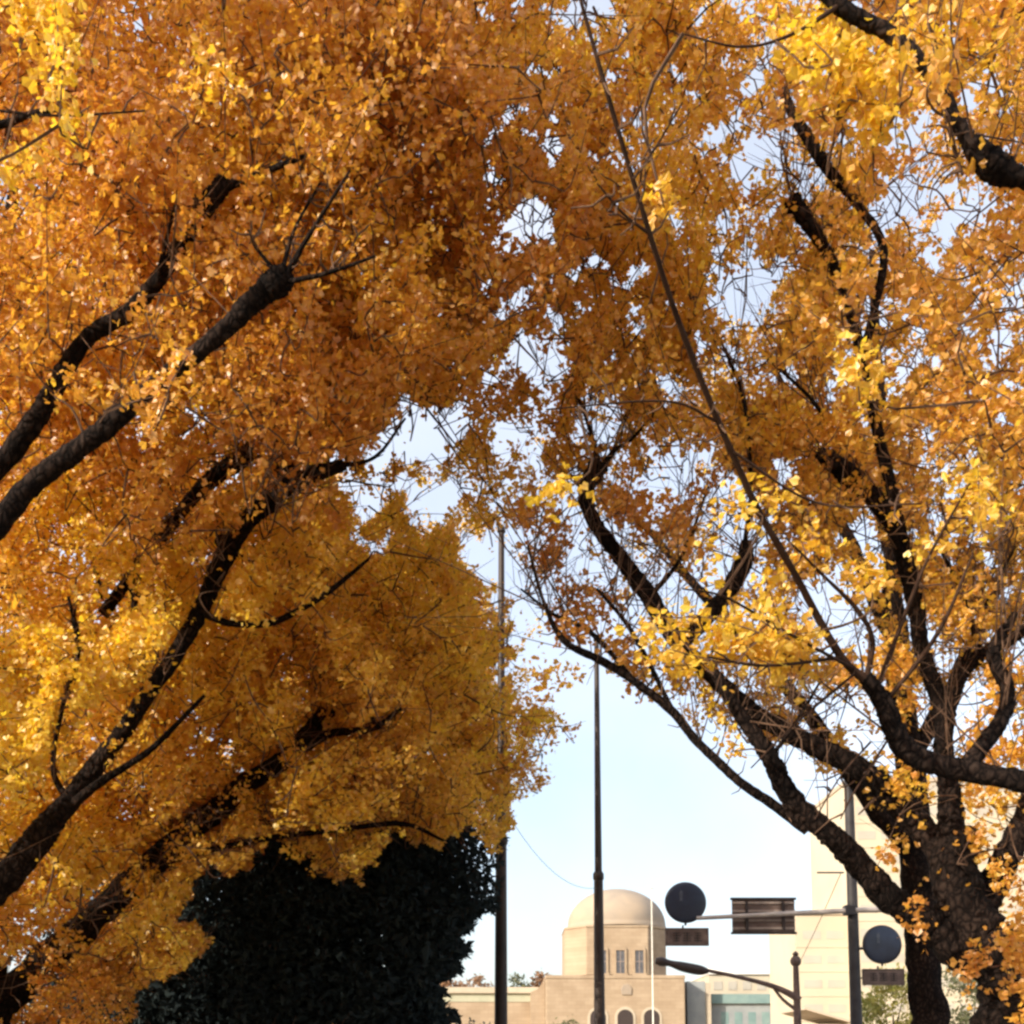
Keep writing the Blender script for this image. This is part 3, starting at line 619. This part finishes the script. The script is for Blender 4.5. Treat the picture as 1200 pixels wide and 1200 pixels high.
# ------------------------------------------------------------------ other plants
def bush(name, label, cat, base, crowns, n, leaf, mat, seed, trunk_r=0.12, trunk_h=1.0, group=None, flat=0.2, limbs=5, mask=None):
    rng = np.random.default_rng(seed)
    root = thing(name, label, cat, base, group)
    b = np.array(base, dtype=float)
    t = Tubes()
    top = np.array(crowns[0][0], dtype=float)
    t.tube([b, b + (top - b) * 0.35 + rng.normal(0, .05, 3), b + (top - b) * 0.75, top], [trunk_r * 1.2, trunk_r, trunk_r * 0.6, trunk_r * 0.2], 8, True, 0.08, seed)
    for k in range(limbs):
        c, r, _ = crowns[k % len(crowns)]
        e = ell_points(c, np.asarray(r) * 0.8, 1, rng)[0]; a = b + (top - b) * rng.uniform(0.3, 0.7)
        t.tube([a, (a + e) / 2 + rng.normal(0, .1, 3), e], [trunk_r * .45, trunk_r * .3, trunk_r * .08], 5, False)
    t.build('trunk', M['bark'], root, smooth=True)
    pos = []
    for c, r, f in crowns:
        k = int(n * f)
        cl = ell_points(c, r, max(8, k // 45), rng, 0.55)
        q = cl[rng.integers(0, len(cl), k)] + rng.normal(0, 1, (k, 3)) * np.mean(r) * 0.13
        pos.append(q)
    pos = np.concatenate(pos); pos = pos[pos[:, 2] > 0.1]
    if mask is not None: pos = pos[mask(pos)]
    size = leaf * rng.lognormal(0, 0.25, len(pos))
    tint = np.clip(rng.normal(0.5, 0.22, len(pos)) + 0.2 * field(pos, 1.2, seed), 0, 1)
    link('crown', leaves_mesh('crown', pos, size, tint, 'oval', flat, 0.2, rng), mat, root)
    return root

def eg_mask(q):
    # the evergreens' right flank leans in towards the foot
    px, py, zc = proj(q)
    lim = np.interp(py, [960, 1000, 1040, 1080, 1110, 1150, 1200, 1300], [576, 592, 580, 562, 540, 524, 522, 520])
    return px < lim + 7 * np.sin(py * 0.25) + 9 * np.sin(py * 0.09 + 1)
bush('evergreen_tree', 'almost black evergreen beside the tall left pole, leafy edge against the sky', 'tree', (-2.7, 20, 0),
     [((-2.6, 20, 3.9), (2.5, 2.0, 2.9), .6), ((-2.4, 20, 3.9), (1.7, 1.4, 2.6), .25), ((-2.2, 20.0, 1.6), (1.2, 1.4, 1.6), .25)], 70000, 0.145, M['evergreen'], 31, 0.2, group='dark evergreens on the left', mask=eg_mask)
bush('evergreen_tree', 'almost black evergreen at lower left behind the leaning brown ginkgo limb', 'tree', (-5.9, 20.6, 0),
     [((-5.6, 20.6, 3.3), (2.8, 2.0, 3.2), .6), ((-6.4, 20.6, 2.2), (2.4, 2.0, 2.2), .3), ((-5.0, 20.4, 1.8), (2.0, 1.6, 1.8), .25)], 70000, 0.145, M['evergreen'], 32, 0.2, group='dark evergreens on the left')
# small sunlit trees at lower right
def at(px, d): return (px - 600) * d / F
bush('small_tree', 'small yellow green tree under the right round sign', 'tree', (at(1046, 38), 38, 0), [((at(1046, 38), 38, 3.1), (1.25, 1.0, 1.7), 1.0)], 2600, 0.17, M['yellowgreen'], 41, 0.1, group='small trees at lower right')
bush('small_tree', 'small olive tree in the gap right of the dark straight trunk', 'tree', (at(1136, 40), 40, 0), [((at(1136, 40), 40, 3.0), (1.2, 1.0, 2.0), 1.0)], 2200, 0.17, M['olive'], 42, 0.1, group='small trees at lower right')
bush('shrub', 'olive green shrub at the foot of the domed gallery', 'shrub', (at(665, 150), 150, 0), [((at(665, 150), 150, 3.2), (4.0, 2.0, 3.6), 1.0)], 1600, 0.45, M['olive'], 43, 0.1)
bush('shrub', 'dark shrub before the long left wing, beside the tall left pole', 'shrub', (at(548, 140), 140, 0), [((at(548, 140), 140, 3.0), (4.2, 2.0, 3.0), 1.0)], 1600, 0.45, M['evergreen'], 44, 0.1)
for k, (px, d, top, w, lab) in enumerate([(528, 230, 1146, 20, 'russet bare-topped tree behind the wing roof, beside the dark evergreen'), (558, 232, 1142, 22, 'russet tree behind the wing roof, just left of the tall left pole'),
                                          (608, 235, 1144, 16, 'olive brown tree behind the wing roof, just right of the tall left pole'), (634, 236, 1138, 11, 'pale brown tree behind the roof next to the domed gallery')]):
    zt = P(px, top, d).z; x = P(px, top, d).x; rw = w * d / F
    bush('distant_tree', lab, 'tree', (x, d, 0), [((x, d, zt * 0.72), (rw, 3, zt * 0.28), 1.0)], 1300, 0.8, M['russet'] if k != 2 else M['olive'], 50 + k, 0.25, group='distant trees behind the gallery wing', limbs=7)

# ------------------------------------------------------------------ the domed gallery
def X(px, d): return P(px, 1240, d).x
def Z(py, d): return P(600, py, d).z
GD = 180.0
g = thing('domed_gallery', 'tan stone gallery with round dome, arched doors and long low wings', 'building', (X(722, GD), GD, 0))
cx = X(724, GD + 9)
def octa(x0, x1, y0, y1, ch): return [(x0 + ch, y0), (x1 - ch, y0), (x1, y0 + ch), (x1, y1 - ch), (x1 - ch, y1), (x0 + ch, y1), (x0, y1 - ch), (x0, y0 + ch)]
zl, zu, zt = Z(1147, GD), Z(1086, GD), Z(1042, GD + 9)
t = Tubes(); t.box(X(640, GD), X(804, GD), GD, GD + 22, 0, zl); t.build('front_block', M['stone'], g, bevel=0.15)
t = Tubes(); t.box(X(640, GD) - .08, X(804, GD) + .08, GD - .08, GD + 22.1, zl + .003, zl + .6); t.build('cornice', M['stone'], g, bevel=0.1)
t = Tubes(); t.poly(octa(X(662, GD + 5), X(782, GD + 5), GD + 1.2, GD + 17.6, 3.4), zl + .71, zu); t.build('upper_block', M['stone'], g, bevel=0.12)
t = Tubes(); t.poly(octa(X(662, GD + 5) - .05, X(782, GD + 5) + .05, GD + 1.1, GD + 17.7, 3.4), zu + .003, zu + .4); t.build('parapet', M['stone'], g, bevel=0.1)
rd = (X(780, GD + 9) - X(664, GD + 9)) / 2
prof = [(rd + .05, 0), (rd + .05, .5), (rd, .55)] + [(rd * math.cos(a), .55 + (zt - zu - 1.1) * math.sin(a)) for a in np.linspace(0.06, 1.5, 16)] + [(.25, zt - zu - .5)]
lathe(prof, 48, cx, GD + 9.4, zu + .56).build('dome', M['dome'], g, smooth=True)
for px in (707, 729, 751.5):
    x0, x1 = X(px - 5, GD), X(px + 5, GD); z0, z1 = Z(1140, GD), Z(1113, GD); y = GD + 1.2
    t = Tubes(); t.box(x0 - .35, x0, y - .25, y + .002 - .005, z0, z1); t.box(x1, x1 + .35, y - .25, y - .003, z0, z1)
    t.xzprism([(x0 - .35, z1 + .003)] + [(x1 + .35, z1 + .003)] + [((x0 + x1) / 2 + (x1 - x0 + .7) / 2 * math.cos(a), z1 + .003 + 0.85 * math.sin(a)) for a in np.linspace(.15, math.pi - .15, 9)], y - .25, y - .003)
    t.box(x0 - .5, x1 + .5, y - .4, y - .003, z0 - .35, z0 - .003)
    w = t.build('window', M['stone'], g)
    t = Tubes(); t.box(x0 + .003, x1 - .003, y - .08, y - .004, z0, z1 - .003); t.build('pane', M['glass_dark'], w)
    t = Tubes()
    t.box((x0 + x1) / 2 - .05, (x0 + x1) / 2 + .05, y - .12, y - .082, z0, z1 - .004)
    t.box(x0 + .004, x1 - .004, y - .125, y - .0825, z0 + 1.9, z0 + 2.0); t.build('glazing_bar', M['sign_edge'], w)
for px in (701, 733, 764):
    xm = X(px, GD); rr = X(px + 9, GD) - xm; zb = 2.0; zs = Z(1192, GD)
    arch = [(xm - rr, zb), (xm + rr, zb)] + [(xm + rr * math.cos(a), zs + rr * math.sin(a)) for a in np.linspace(0, math.pi, 14)]
    ro = rr + .45
    arch2 = [(xm - ro, zb), (xm + ro, zb)] + [(xm + ro * math.cos(a), zs + ro * math.sin(a)) for a in np.linspace(0, math.pi, 14)]
    t = Tubes(); t.xzprism(arch2, GD - .12, GD - .004); d = t.build('door', M['stone_pale'], g)
    t = Tubes(); t.xzprism(arch, GD - .22, GD - .124); t.build('door_leaf', M['sign_dark'], d)
t = Tubes(); xm = X(735, GD)
t.xzprism([(xm - .8, Z(1166, GD)), (xm + .8, Z(1166, GD)), (xm + .9, Z(1158, GD)), (xm + .3, Z(1153, GD)), (xm - .5, Z(1154, GD)), (xm - .95, Z(1159, GD))], GD - .2, GD - .004)
t.build('relief', M['dome'], g, bevel=0.08)
t = Tubes(); t.box(X(640, GD) - 2, X(806, GD) + 2, GD - 7, GD - .23, 0, 1.0); t.box(X(650, GD), X(796, GD), GD - 5, GD - .23, 1.0, 1.99); t.build('steps', M['stone_pale'], g)
# long left wing
WD = 186.0; xl, xr = X(200, WD), X(641, WD)
t = Tubes(); t.box(xl, xr - .02, WD, WD + 16, 0, Z(1174, WD)); w = t.build('wing', M['stone'], g)
t = Tubes(); t.box(xl, xr - .03, WD - .1, WD + 16, Z(1174, WD) + .003, Z(1164, WD)); t.build('frieze', M['frieze'], w)
t = Tubes(); t.box(xl - .4, xr - .03, WD - .6, WD + 16.4, Z(1164, WD) + .003, Z(1157, WD)); t.build('cornice', M['stone_pale'], w)
# sloping shoulder between the wing and the block
t = Tubes(); x0, x1 = X(622, 183), X(639, 183)
t.xzprism([(x0, 0), (x1, 0), (x1, Z(1149, 183)), (x0 + 1, Z(1160, 183)), (x0, Z(1163, 183))], 182.5, 185.9); t.build('shoulder', M['stone'], g)
# right side: set back return and wing
t = Tubes(); t.box(X(806.5, 184), X(828, 184), 184, 196, 0, Z(1150, 184)); w = t.build('return_wall', M['greywall'], g)
t = Tubes(); t.box(X(828.3, 184), X(834, 184), 183.6, 190, 0, Z(1152, 184)); t.build('pilaster', M['stone_pale'], w)
t = Tubes(); t.box(X(834.5, WD), X(1150, WD), WD, WD + 16, 0, Z(1176, WD)); w = t.build('wing', M['greywall'], g)
t = Tubes(); t.box(X(834.5, WD), X(1150, WD), WD - .5, WD + 16, Z(1176, WD) + .003, Z(1165, WD)); t.build('roof_edge', M['copper'], w)
for k in range(12):
    px = 846 + 16 * k
    t = Tubes(); t.box(X(px, WD), X(px + 9, WD), WD - .04, WD - .004, Z(1218, WD), Z(1186, WD)); t.build('window', M['copper'], w)

# flagpole before the gallery
fp = thing('flagpole', 'thin white flagpole standing in front of the domed gallery', 'flagpole', (X(766, 150), 150, 0))
t = Tubes(); x = X(766, 150); t.tube([(x, 150, 0), (x, 150, Z(1042, 150))], [.11, .07], 10); t.build('shaft', M['white'], fp, smooth=True)
lathe([(.05, 0), (.2, .1), (.24, .25), (.15, .42), (.03, .48)], 12, x, 150, Z(1042, 150) - .02).build('finial', M['white'], fp, smooth=True)

# ------------------------------------------------------------------ cream apartment block
AD = 135.0
ap = thing('apartment_block', 'tall cream apartment block in steps behind the right tree', 'building', (X(1050, AD), AD, 0))
def block(x0, x1, y0, y1, ztop, nm, storey=3.0):
    t = Tubes(); t.box(x0, x1, y0, y1, 0, ztop); b = t.build(nm, M['cream'], ap)
    t = Tubes(); t.box(x0 - .15, x1 + .15, y0 - .2, y1 + .2, ztop + .003, ztop + .5); t.build('parapet', M['cream_band'], b)
    z = 3.2
    while z < ztop - 1.5:
        t = Tubes(); t.box(x0 + .05, x1 - .05, y0 - .06, y0 - .003, z - .15, z)
        t.build('ledge', M['cream'], b)
        x = x0 + 0.9
        while x + 1.8 < x1:
            t = Tubes(); t.box(x, x + 2.2, y0 - .03, y0 - .004, z + .9, z + 1.9); w = t.build('window', M['shade_glass'], b)
            x += 2.9
        z += storey
block(X(936, AD), X(1004, AD), AD, AD + 14, Z(1072, AD), 'low_block')
block(X(1004.5, AD - 2), X(1320, AD - 2), AD - 2, AD + 16, Z(916, AD - 2), 'tall_block')
pb = thing('pale_hall', 'low pale hall with a plain parapet between the gallery and the cream block', 'building', (X(880, 215), 215, 0))
t = Tubes(); t.box(X(832, 215), X(945, 215), 215, 235, 0, Z(1142, 215)); t.build('wall', M['cream'], pb)
t = Tubes(); t.box(X(831, 215), X(946, 215), 214.6, 235.3, Z(1142, 215) + .003, Z(1139, 215)); t.build('parapet', M['white'], pb)
t = Tubes(); t.box(X(842, 218), X(868, 218), 218, 228, Z(1138, 215), Z(1121, 218)); t.build('roof_box', M['white'], pb)
for k in range(6):
    t = Tubes(); t.box(X(838 + 17 * k, 215), X(848 + 17 * k, 215), 214.9, 214.996, Z(1160, 215), Z(1150, 215)); t.build('window', M['shade_glass'], pb)
# lean-to roof at the foot of the block
lt = thing('garage_shed', 'low grey sloping roof beside the signal pole', 'shed', (X(972, 60), 60, 0))
t = Tubes(); x0, x1 = X(944, 60), X(1000, 60)
t.box(x0 + .2, x1 - .2, 60.3, 65, 0, Z(1200, 60)); t.build('wall', M['cream'], lt)
t = Tubes(); t.xzprism([(x0, Z(1180, 60) - .15), (x1, Z(1196, 60) - .15), (x1, Z(1196, 60)), (x0, Z(1180, 60))], 59.8, 65.2); t.build('roof', M['cream_band'], lt)

# ------------------------------------------------------------------ poles and signs
def tapered_pole(label, px, d, pytop, w0, w1, mat, collar=None, dx=0):
    x = X(px, d); zt = Z(pytop, d)
    r0 = .5 * w0 * d / F; r1 = .5 * w1 * d / F
    root = thing('tall_pole', label, 'pole', (x, d, 0), 'tall tapered poles')
    zc = Z(collar, d) if collar else zt * .45
    rc = r0 + (r1 - r0) * zc / zt
    t = Tubes(); t.tube([(x, d, 0), (x, d, zc)], [r0 * 1.05, rc * 1.12], 20); t.build('lower_shaft', mat, root, smooth=True)
    t = Tubes(); t.tube([(x, d, zc + .002), (x, d, zt)], [rc * .92, r1], 20); t.build('upper_shaft', mat, root, smooth=True)
    lathe([(rc * 1.15, 0), (rc * 1.35, .04), (rc * 1.35, .16), (rc * 1.0, .22)], 20, x, d, zc - .1).build('collar', mat, root, smooth=True)
    lathe([(r0 * 2.2, 0), (r0 * 2.2, .05), (r0 * 1.5, .08), (r0 * 1.3, .5), (r0 * 1.06, .6)], 20, x, d, 0).build('base', mat, root, smooth=True)
    lathe([(r1, 0), (r1 * 1.5, .03), (r1 * 1.3, .12), (r1 * .3, .2)], 14, x, d, zt).build('cap', mat, root, smooth=True)
    return root
tapered_pole('tall dark tapered pole at the edge of the dark evergreen, thicker of the two', 587, 22, 625, 16, 7, M['pole'], 985)
tapered_pole('slimmer tall dark tapered pole standing before the dome', 703, 27, 752, 14, 5.5, M['pole'], 1027)

SD = 24.0
mp = thing('signal_mast', 'grey steel pole with a long horizontal arm behind the ginkgo limb', 'signal pole', (X(1001, SD), SD, 0))
x = X(1000, SD); t = Tubes(); xm = P(1001, 1120, SD).x; t.tube([(xm, SD, 0), (xm, SD, 2), (xm, SD, Z(885, SD))], [.135, .13, .095], 18); t.build('pole', M['grey_pole'], mp, smooth=True)
za, zb = Z(1077, SD), Z(1066, SD); ya = SD - .15
t = Tubes(); t.tube([(X(818, SD), ya, za), (X(1000, SD), ya, Z(1068, SD)), (X(1075, SD), ya, zb)], [.045, .058, .065], 12); t.build('arm', M['galv'], mp, smooth=True)
t = Tubes(); t.box(X(993, SD), X(1005, SD), SD - .22, SD + .02, Z(1073, SD), Z(1062, SD)); t.build('clamp', M['grey_pole'], mp, bevel=.01)
t = Tubes(); t.tube([(X(963, SD), SD - .05, Z(1023, SD)), (X(995, SD), SD - .05, Z(1023, SD))], [.02, .02], 8); t.build('bracket', M['grey_pole'], mp, smooth=True)
t = Tubes(); t.tube([(X(1000, SD), SD, Z(1112, SD)), (X(1015, SD), SD - .12, Z(1112, SD))], [.03, .03], 8); t.build('bracket', M['grey_pole'], mp, smooth=True)

def disc_sign(label, px, py, rpx, d):
    c = P(px, py, d); r = rpx * d / F
    root = thing('round_sign', label, 'road sign', c, 'round navy road signs')
    # dished disc turned about y
    prof = [(r * .97, .0), (r, .02), (r, .05), (r * .96, .06)]
    t = lathe(prof, 48, 0, 0, 0)
    V = np.concatenate(t.V); t.V = [np.stack([V[:, 0] + c.x, c.y - V[:, 2], V[:, 1] + c.z], axis=1)]
    t.build('rim', M['pole'], root, smooth=True)
    prof = [(r * .95, .0)] + [(r * .95 * math.cos(a), .035 * math.sin(a)) for a in np.linspace(.1, 1.45, 7)]
    t = lathe(prof, 48, 0, 0, 0); V = np.concatenate(t.V)
    t.V = [np.stack([V[:, 0] + c.x, c.y - .062 - V[:, 2], V[:, 1] + c.z], axis=1)]
    t.build('face', M['sign_blue'], root, smooth=True)
    # pale upright mark on the face
    t = Tubes(); mx = c.x - r * .22
    t.xzprism([(mx - r * .07, c.z + r * .05), (mx + r * .06, c.z + r * .08), (mx + r * .07, c.z + r * .52), (mx - r * .03, c.z + r * .60), (mx - r * .09, c.z + r * .46)], c.y - .104, c.y - .092)
    t.build('mark', M['sign_mark'], root)
    t = Tubes(); t.tube([(c.x, c.y + .004, c.z - r * 1.1), (c.x, c.y + .004, c.z + r * .9)], [.025, .025], 8); t.build('post_bracket', M['grey_pole'], root, smooth=True)
    return root
disc_sign('round navy road sign at the free end of the arm, before the dome', 803, 1058, 24.5, SD)
disc_sign('round navy road sign in shade next to the leaning ginkgo trunk', 1033, 1107, 23, SD)

def plate(label, px0, px1, py0, py1, d, tilt, letters):
    c = P((px0 + px1) / 2, (py0 + py1) / 2, d); hw = (px1 - px0) / 2 * d / F; hh = (py1 - py0) / 2 * d / F
    root = thing('sign_plate', label, 'sign', c, 'small plates under the round signs')
    t = Tubes(); t.box(c.x - hw, c.x + hw, d - .02, d + .02, c.z - hh, c.z + hh); t.build('panel', M['sign_brown'], root, bevel=.008)
    t = Tubes(); e = .03
    t.box(c.x - hw - e, c.x + hw + e, d - .03, d + .025, c.z - hh - e, c.z - hh - .003); t.box(c.x - hw - e, c.x + hw + e, d - .03, d + .025, c.z + hh + .003, c.z + hh + e)
    t.box(c.x - hw - e, c.x - hw - .003, d - .028, d + .023, c.z - hh, c.z + hh); t.box(c.x + hw + .003, c.x + hw + e, d - .028, d + .023, c.z - hh, c.z + hh)
    t.build('frame', M['sign_edge'] if letters == 0 else M['sign_brown'], root)
    rng = np.random.default_rng(int(px0))
    if letters:
        t = Tubes(); n = letters
        for k in range(n):
            gx = c.x - hw * .78 + (k + .5) * hw * 1.56 / n; s = hw * .6 / n
            for q in range(4):
                zz = c.z - hh * .5 + q * hh * .33
                t.box(gx - s * rng.uniform(.7, 1.1), gx + s * rng.uniform(.7, 1.1), d - .026 - .001 * q, d - .0205, zz - hh * .07, zz + hh * .07)
            t.box(gx - s * .15, gx + s * .15, d - .032, d - .0203, c.z - hh * .62, c.z + hh * .62)
        t.build('lettering', M['sign_dark'], root)
    return root
plate('brown plate with faded dark characters under the round sign at the arm end', 781, 829, 1089, 1107, SD, 0, 3)
plate('dim plate under the round sign next to the leaning trunk', 1012, 1058, 1137, 1153, SD, 0, 3)
# hanger straps of the two plates belong to the signs' mast
t = Tubes()
t.tube([(X(803, SD), SD + .035, Z(1084, SD)), (X(803, SD), SD + .035, Z(1106, SD))], [.02, .02], 8)
t.build('hanger', M['grey_pole'], mp, smooth=True)
t = Tubes()
t.tube([(X(1033, SD), SD + .035, Z(1132, SD)), (X(1033, SD), SD + .035, Z(1150, SD))], [.02, .02], 8); t.tube([(X(1002, SD), SD + .04, Z(1146, SD)), (X(1058, SD), SD + .04, Z(1146, SD))], [.018, .018], 8)
t.build('hanger', M['grey_pole'], mp, smooth=True)

# back of the wide board on the arm
c = P(894.5, 1073.5, SD); hw = 37 * SD / F; hh = 19 * SD / F
bb = thing('guide_board', 'wide brown board seen from behind, hung on the horizontal arm', 'sign', c)
t = Tubes(); t.box(c.x - hw, c.x + hw, SD - .02, SD + .02, c.z - hh, c.z + hh); t.build('panel', M['sign_brown'], bb, bevel=.01)
t = Tubes()
for s in (-.78, -.28, .3, .82): t.box(c.x - hw + .004, c.x + hw - .004, SD - .05, SD - .0205, c.z + s * hh - .025, c.z + s * hh + .025)
t.build('rail', M['sign_edge'], bb)
t = Tubes()
for s in (-.55, .62): t.box(c.x + s * hw - .03, c.x + s * hw + .03, SD - .085, SD - .0505, c.z - hh * .9, c.z + hh * .9)
t.build('strut', M['sign_dark'], bb)
t = Tubes(); t.box(c.x - hw - .03, c.x + hw + .03, SD - .06, SD + .025, c.z + hh + .003, c.z + hh + .05); t.box(c.x - hw - .03, c.x + hw + .03, SD - .06, SD + .025, c.z - hh - .05, c.z - hh - .003)
t.build('edge_channel', M['sign_dark'], bb)

# old lamp post with a long arm
LD = 33.0
lp = thing('street_lamp', 'rusty brown lamp post with a long drooping arm and narrow lamp head', 'street lamp', (X(936, LD), LD, 0))
t = Tubes(); t.tube([(X(937, LD), LD, 0), (X(936, LD), LD, 2), (X(935.5, LD), LD, Z(1130, LD))], [.15, .13, .085], 14, True, .05, 3); t.build('post', M['rust'], lp, smooth=True)
lathe([(.09, 0), (.15, .06), (.17, .16), (.12, .26), (.07, .3), (.1, .36), (.03, .44)], 14, X(935.5, LD), LD, Z(1132, LD)).build('finial', M['rust'], lp, smooth=True)
def wp(px, py, r): p = P(px, py, LD); return (p.x, p.y - .02, p.z, r)
a = smoothpath([wp(937, 1172, .11), wp(922, 1163, .10), wp(900, 1154, .075), wp(865, 1145, .06), wp(828, 1137, .055)], 5)
t = Tubes(); t.tube(a[:, :3], a[:, 3], 12); t.build('arm', M['rust'], lp, smooth=True)
a = smoothpath([wp(830, 1138, .07), wp(820, 1137, .15), wp(800, 1133, .15), wp(785, 1129, .10), wp(775, 1127, .14), wp(768, 1126, .09)], 5)
t = Tubes(); t.tube(a[:, :3], a[:, 3], 12); t.build('lamp_head', M['pole'], lp, smooth=True)
a = smoothpath([wp(935, 1185, .06), wp(918, 1172, .05), wp(905, 1156, .04)], 4)
t = Tubes(); t.tube(a[:, :3], a[:, 3], 8); t.build('brace', M['rust'], lp, smooth=True)

# overhead cable from the mast bracket to the lamp post
def cable(label, a, b, sag, r=.008):
    a = Vector(a); b = Vector(b); pts = []
    for k in range(17):
        s = k / 16; p = a.lerp(b, s); p.z -= sag * 4 * s * (1 - s); pts.append(p)
    t = Tubes(); t.tube(pts, [r] * 17, 6); o = t.build('overhead_cable', M['cable'], None, smooth=True)
    o['label'] = label; o['category'] = 'cable'
    return o
cable('thin dark cable from the mast bracket down to the lamp post', P(985, 1024, SD - .05), P(935, 1132, LD), .05, .009)
cable('thin faint cable between the two tall dark poles', P(587, 940, 22), P(702, 1040, 27), .55, .006)

# ------------------------------------------------------------------ the ground
def sheet(name, x0, x1, y0, y1, z, mat, n=1):
    t = Tubes(); b = t.n
    t.V.append(np.array([(x0, y0, z), (x1, y0, z), (x1, y1, z), (x0, y1, z)], dtype=float)); t.Fc.append((0, 1, 2, 3)); t.n = 4
    return struct(t.build(name, mat))
sheet('ground', -3000, 3000, -3000, 3000, -0.13, M['ground'])
sheet('road', -2.4, 3.2, -60, 150, -0.126, M['asphalt'])
sheet('cross_road', -300, 300, 152, 164, -0.126, M['asphalt'])
def slab(name, x0, x1, y0, y1, z0, z1, mat):
    t = Tubes(); t.box(x0, x1, y0, y1, z0, z1); return struct(t.build(name, mat))
slab('pavement', 3.36, 12, -60, 150, -0.12, 0.0, M['pave']); slab('pavement', -12, -2.56, -60, 150, -0.12, 0.0, M['ground'])
slab('kerb', 3.2, 3.358, -60, 150, -0.125, 0.012, M['kerb']); slab('kerb', -2.558, -2.4, -60, 150, -0.125, 0.012, M['kerb'])
t = Tubes()
for k in range(24):
    t.V.append(np.array([(.34, -50 + 8 * k, -.122), (.46, -50 + 8 * k, -.122), (.46, -46 + 8 * k, -.122), (.34, -46 + 8 * k, -.122)])); t.Fc.append(tuple(4 * k + i for i in range(4))); t.n += 4
struct(t.build('road_marking', M['paint']))

# ------------------------------------------------------------------ light and sky
SUN = Vector((-0.68, -0.56, 0.44)).normalized()
elev = math.asin(SUN.z); az = math.atan2(SUN.x, SUN.y)
w = bpy.data.worlds.new('World'); SC.world = w; w.use_nodes = True
nt = w.node_tree; nt.nodes.clear()
out = nt.nodes.new('ShaderNodeOutputWorld'); bg = nt.nodes.new('ShaderNodeBackground')
sky = nt.nodes.new('ShaderNodeTexSky'); sky.sky_type = 'NISHITA'; sky.sun_disc = False
sky.sun_elevation = elev; sky.sun_rotation = az; sky.altitude = 0; sky.air_density = 1.0; sky.dust_density = 3.0; sky.ozone_density = 1.0
veil = nt.nodes.new('ShaderNodeMix'); veil.data_type = 'RGBA'          # thin high cloud
tc = nt.nodes.new('ShaderNodeTexCoord'); cn = nt.nodes.new('ShaderNodeTexNoise'); cn.inputs['Scale'].default_value = 2.2; cn.inputs['Detail'].default_value = 7
nt.links.new(tc.outputs['Generated'], cn.inputs['Vector'])
cr = ramp(nt, [(0.35, (0.22,) * 3), (0.72, (0.60,) * 3)]); nt.links.new(cn.outputs['Fac'], cr.inputs[0])
nt.links.new(cr.outputs[0], veil.inputs[0]); nt.links.new(sky.outputs[0], veil.inputs[6]); veil.inputs[7].default_value = (5.6, 5.65, 5.9, 1)
nt.links.new(veil.outputs[2], bg.inputs[0]); bg.inputs[1].default_value = 0.12
nt.links.new(bg.outputs[0], out.inputs[0])
L = bpy.data.lights.new('sun', 'SUN'); L.energy = 2.6; L.angle = R(0.5); L.color = (1.0, 0.90, 0.74)
so = bpy.data.objects.new('sun', L); COL.objects.link(so)
so.rotation_euler = SUN.to_track_quat('Z', 'Y').to_euler(); so.location = SUN * 60

# ------------------------------------------------------------------ camera
cam = bpy.data.cameras.new('camera'); co = bpy.data.objects.new('camera', cam); COL.objects.link(co)
co.location = (0, 0, CAMZ); co.rotation_euler = (R(90) + PITCH, 0, 0)
cam.sensor_width = 36; cam.lens = 36 * F / 1200; cam.shift_y = (PPY - 600) / 1200
cam.clip_start = 0.1; cam.clip_end = 6000
SC.camera = co

SC.view_settings.view_transform = 'Standard'; SC.view_settings.look = 'None'
SC.view_settings.exposure = 1.25; SC.view_settings.gamma = 1.0
SC.render.engine = 'CYCLES'
SC.cycles.max_bounces = 8; SC.cycles.diffuse_bounces = 5; SC.cycles.transmission_bounces = 6; SC.cycles.glossy_bounces = 2
SC.cycles.use_denoising = True
SC.cycles.filter_width = 2.7
SC.cycles.use_adaptive_sampling = True; SC.cycles.adaptive_threshold = 0.02
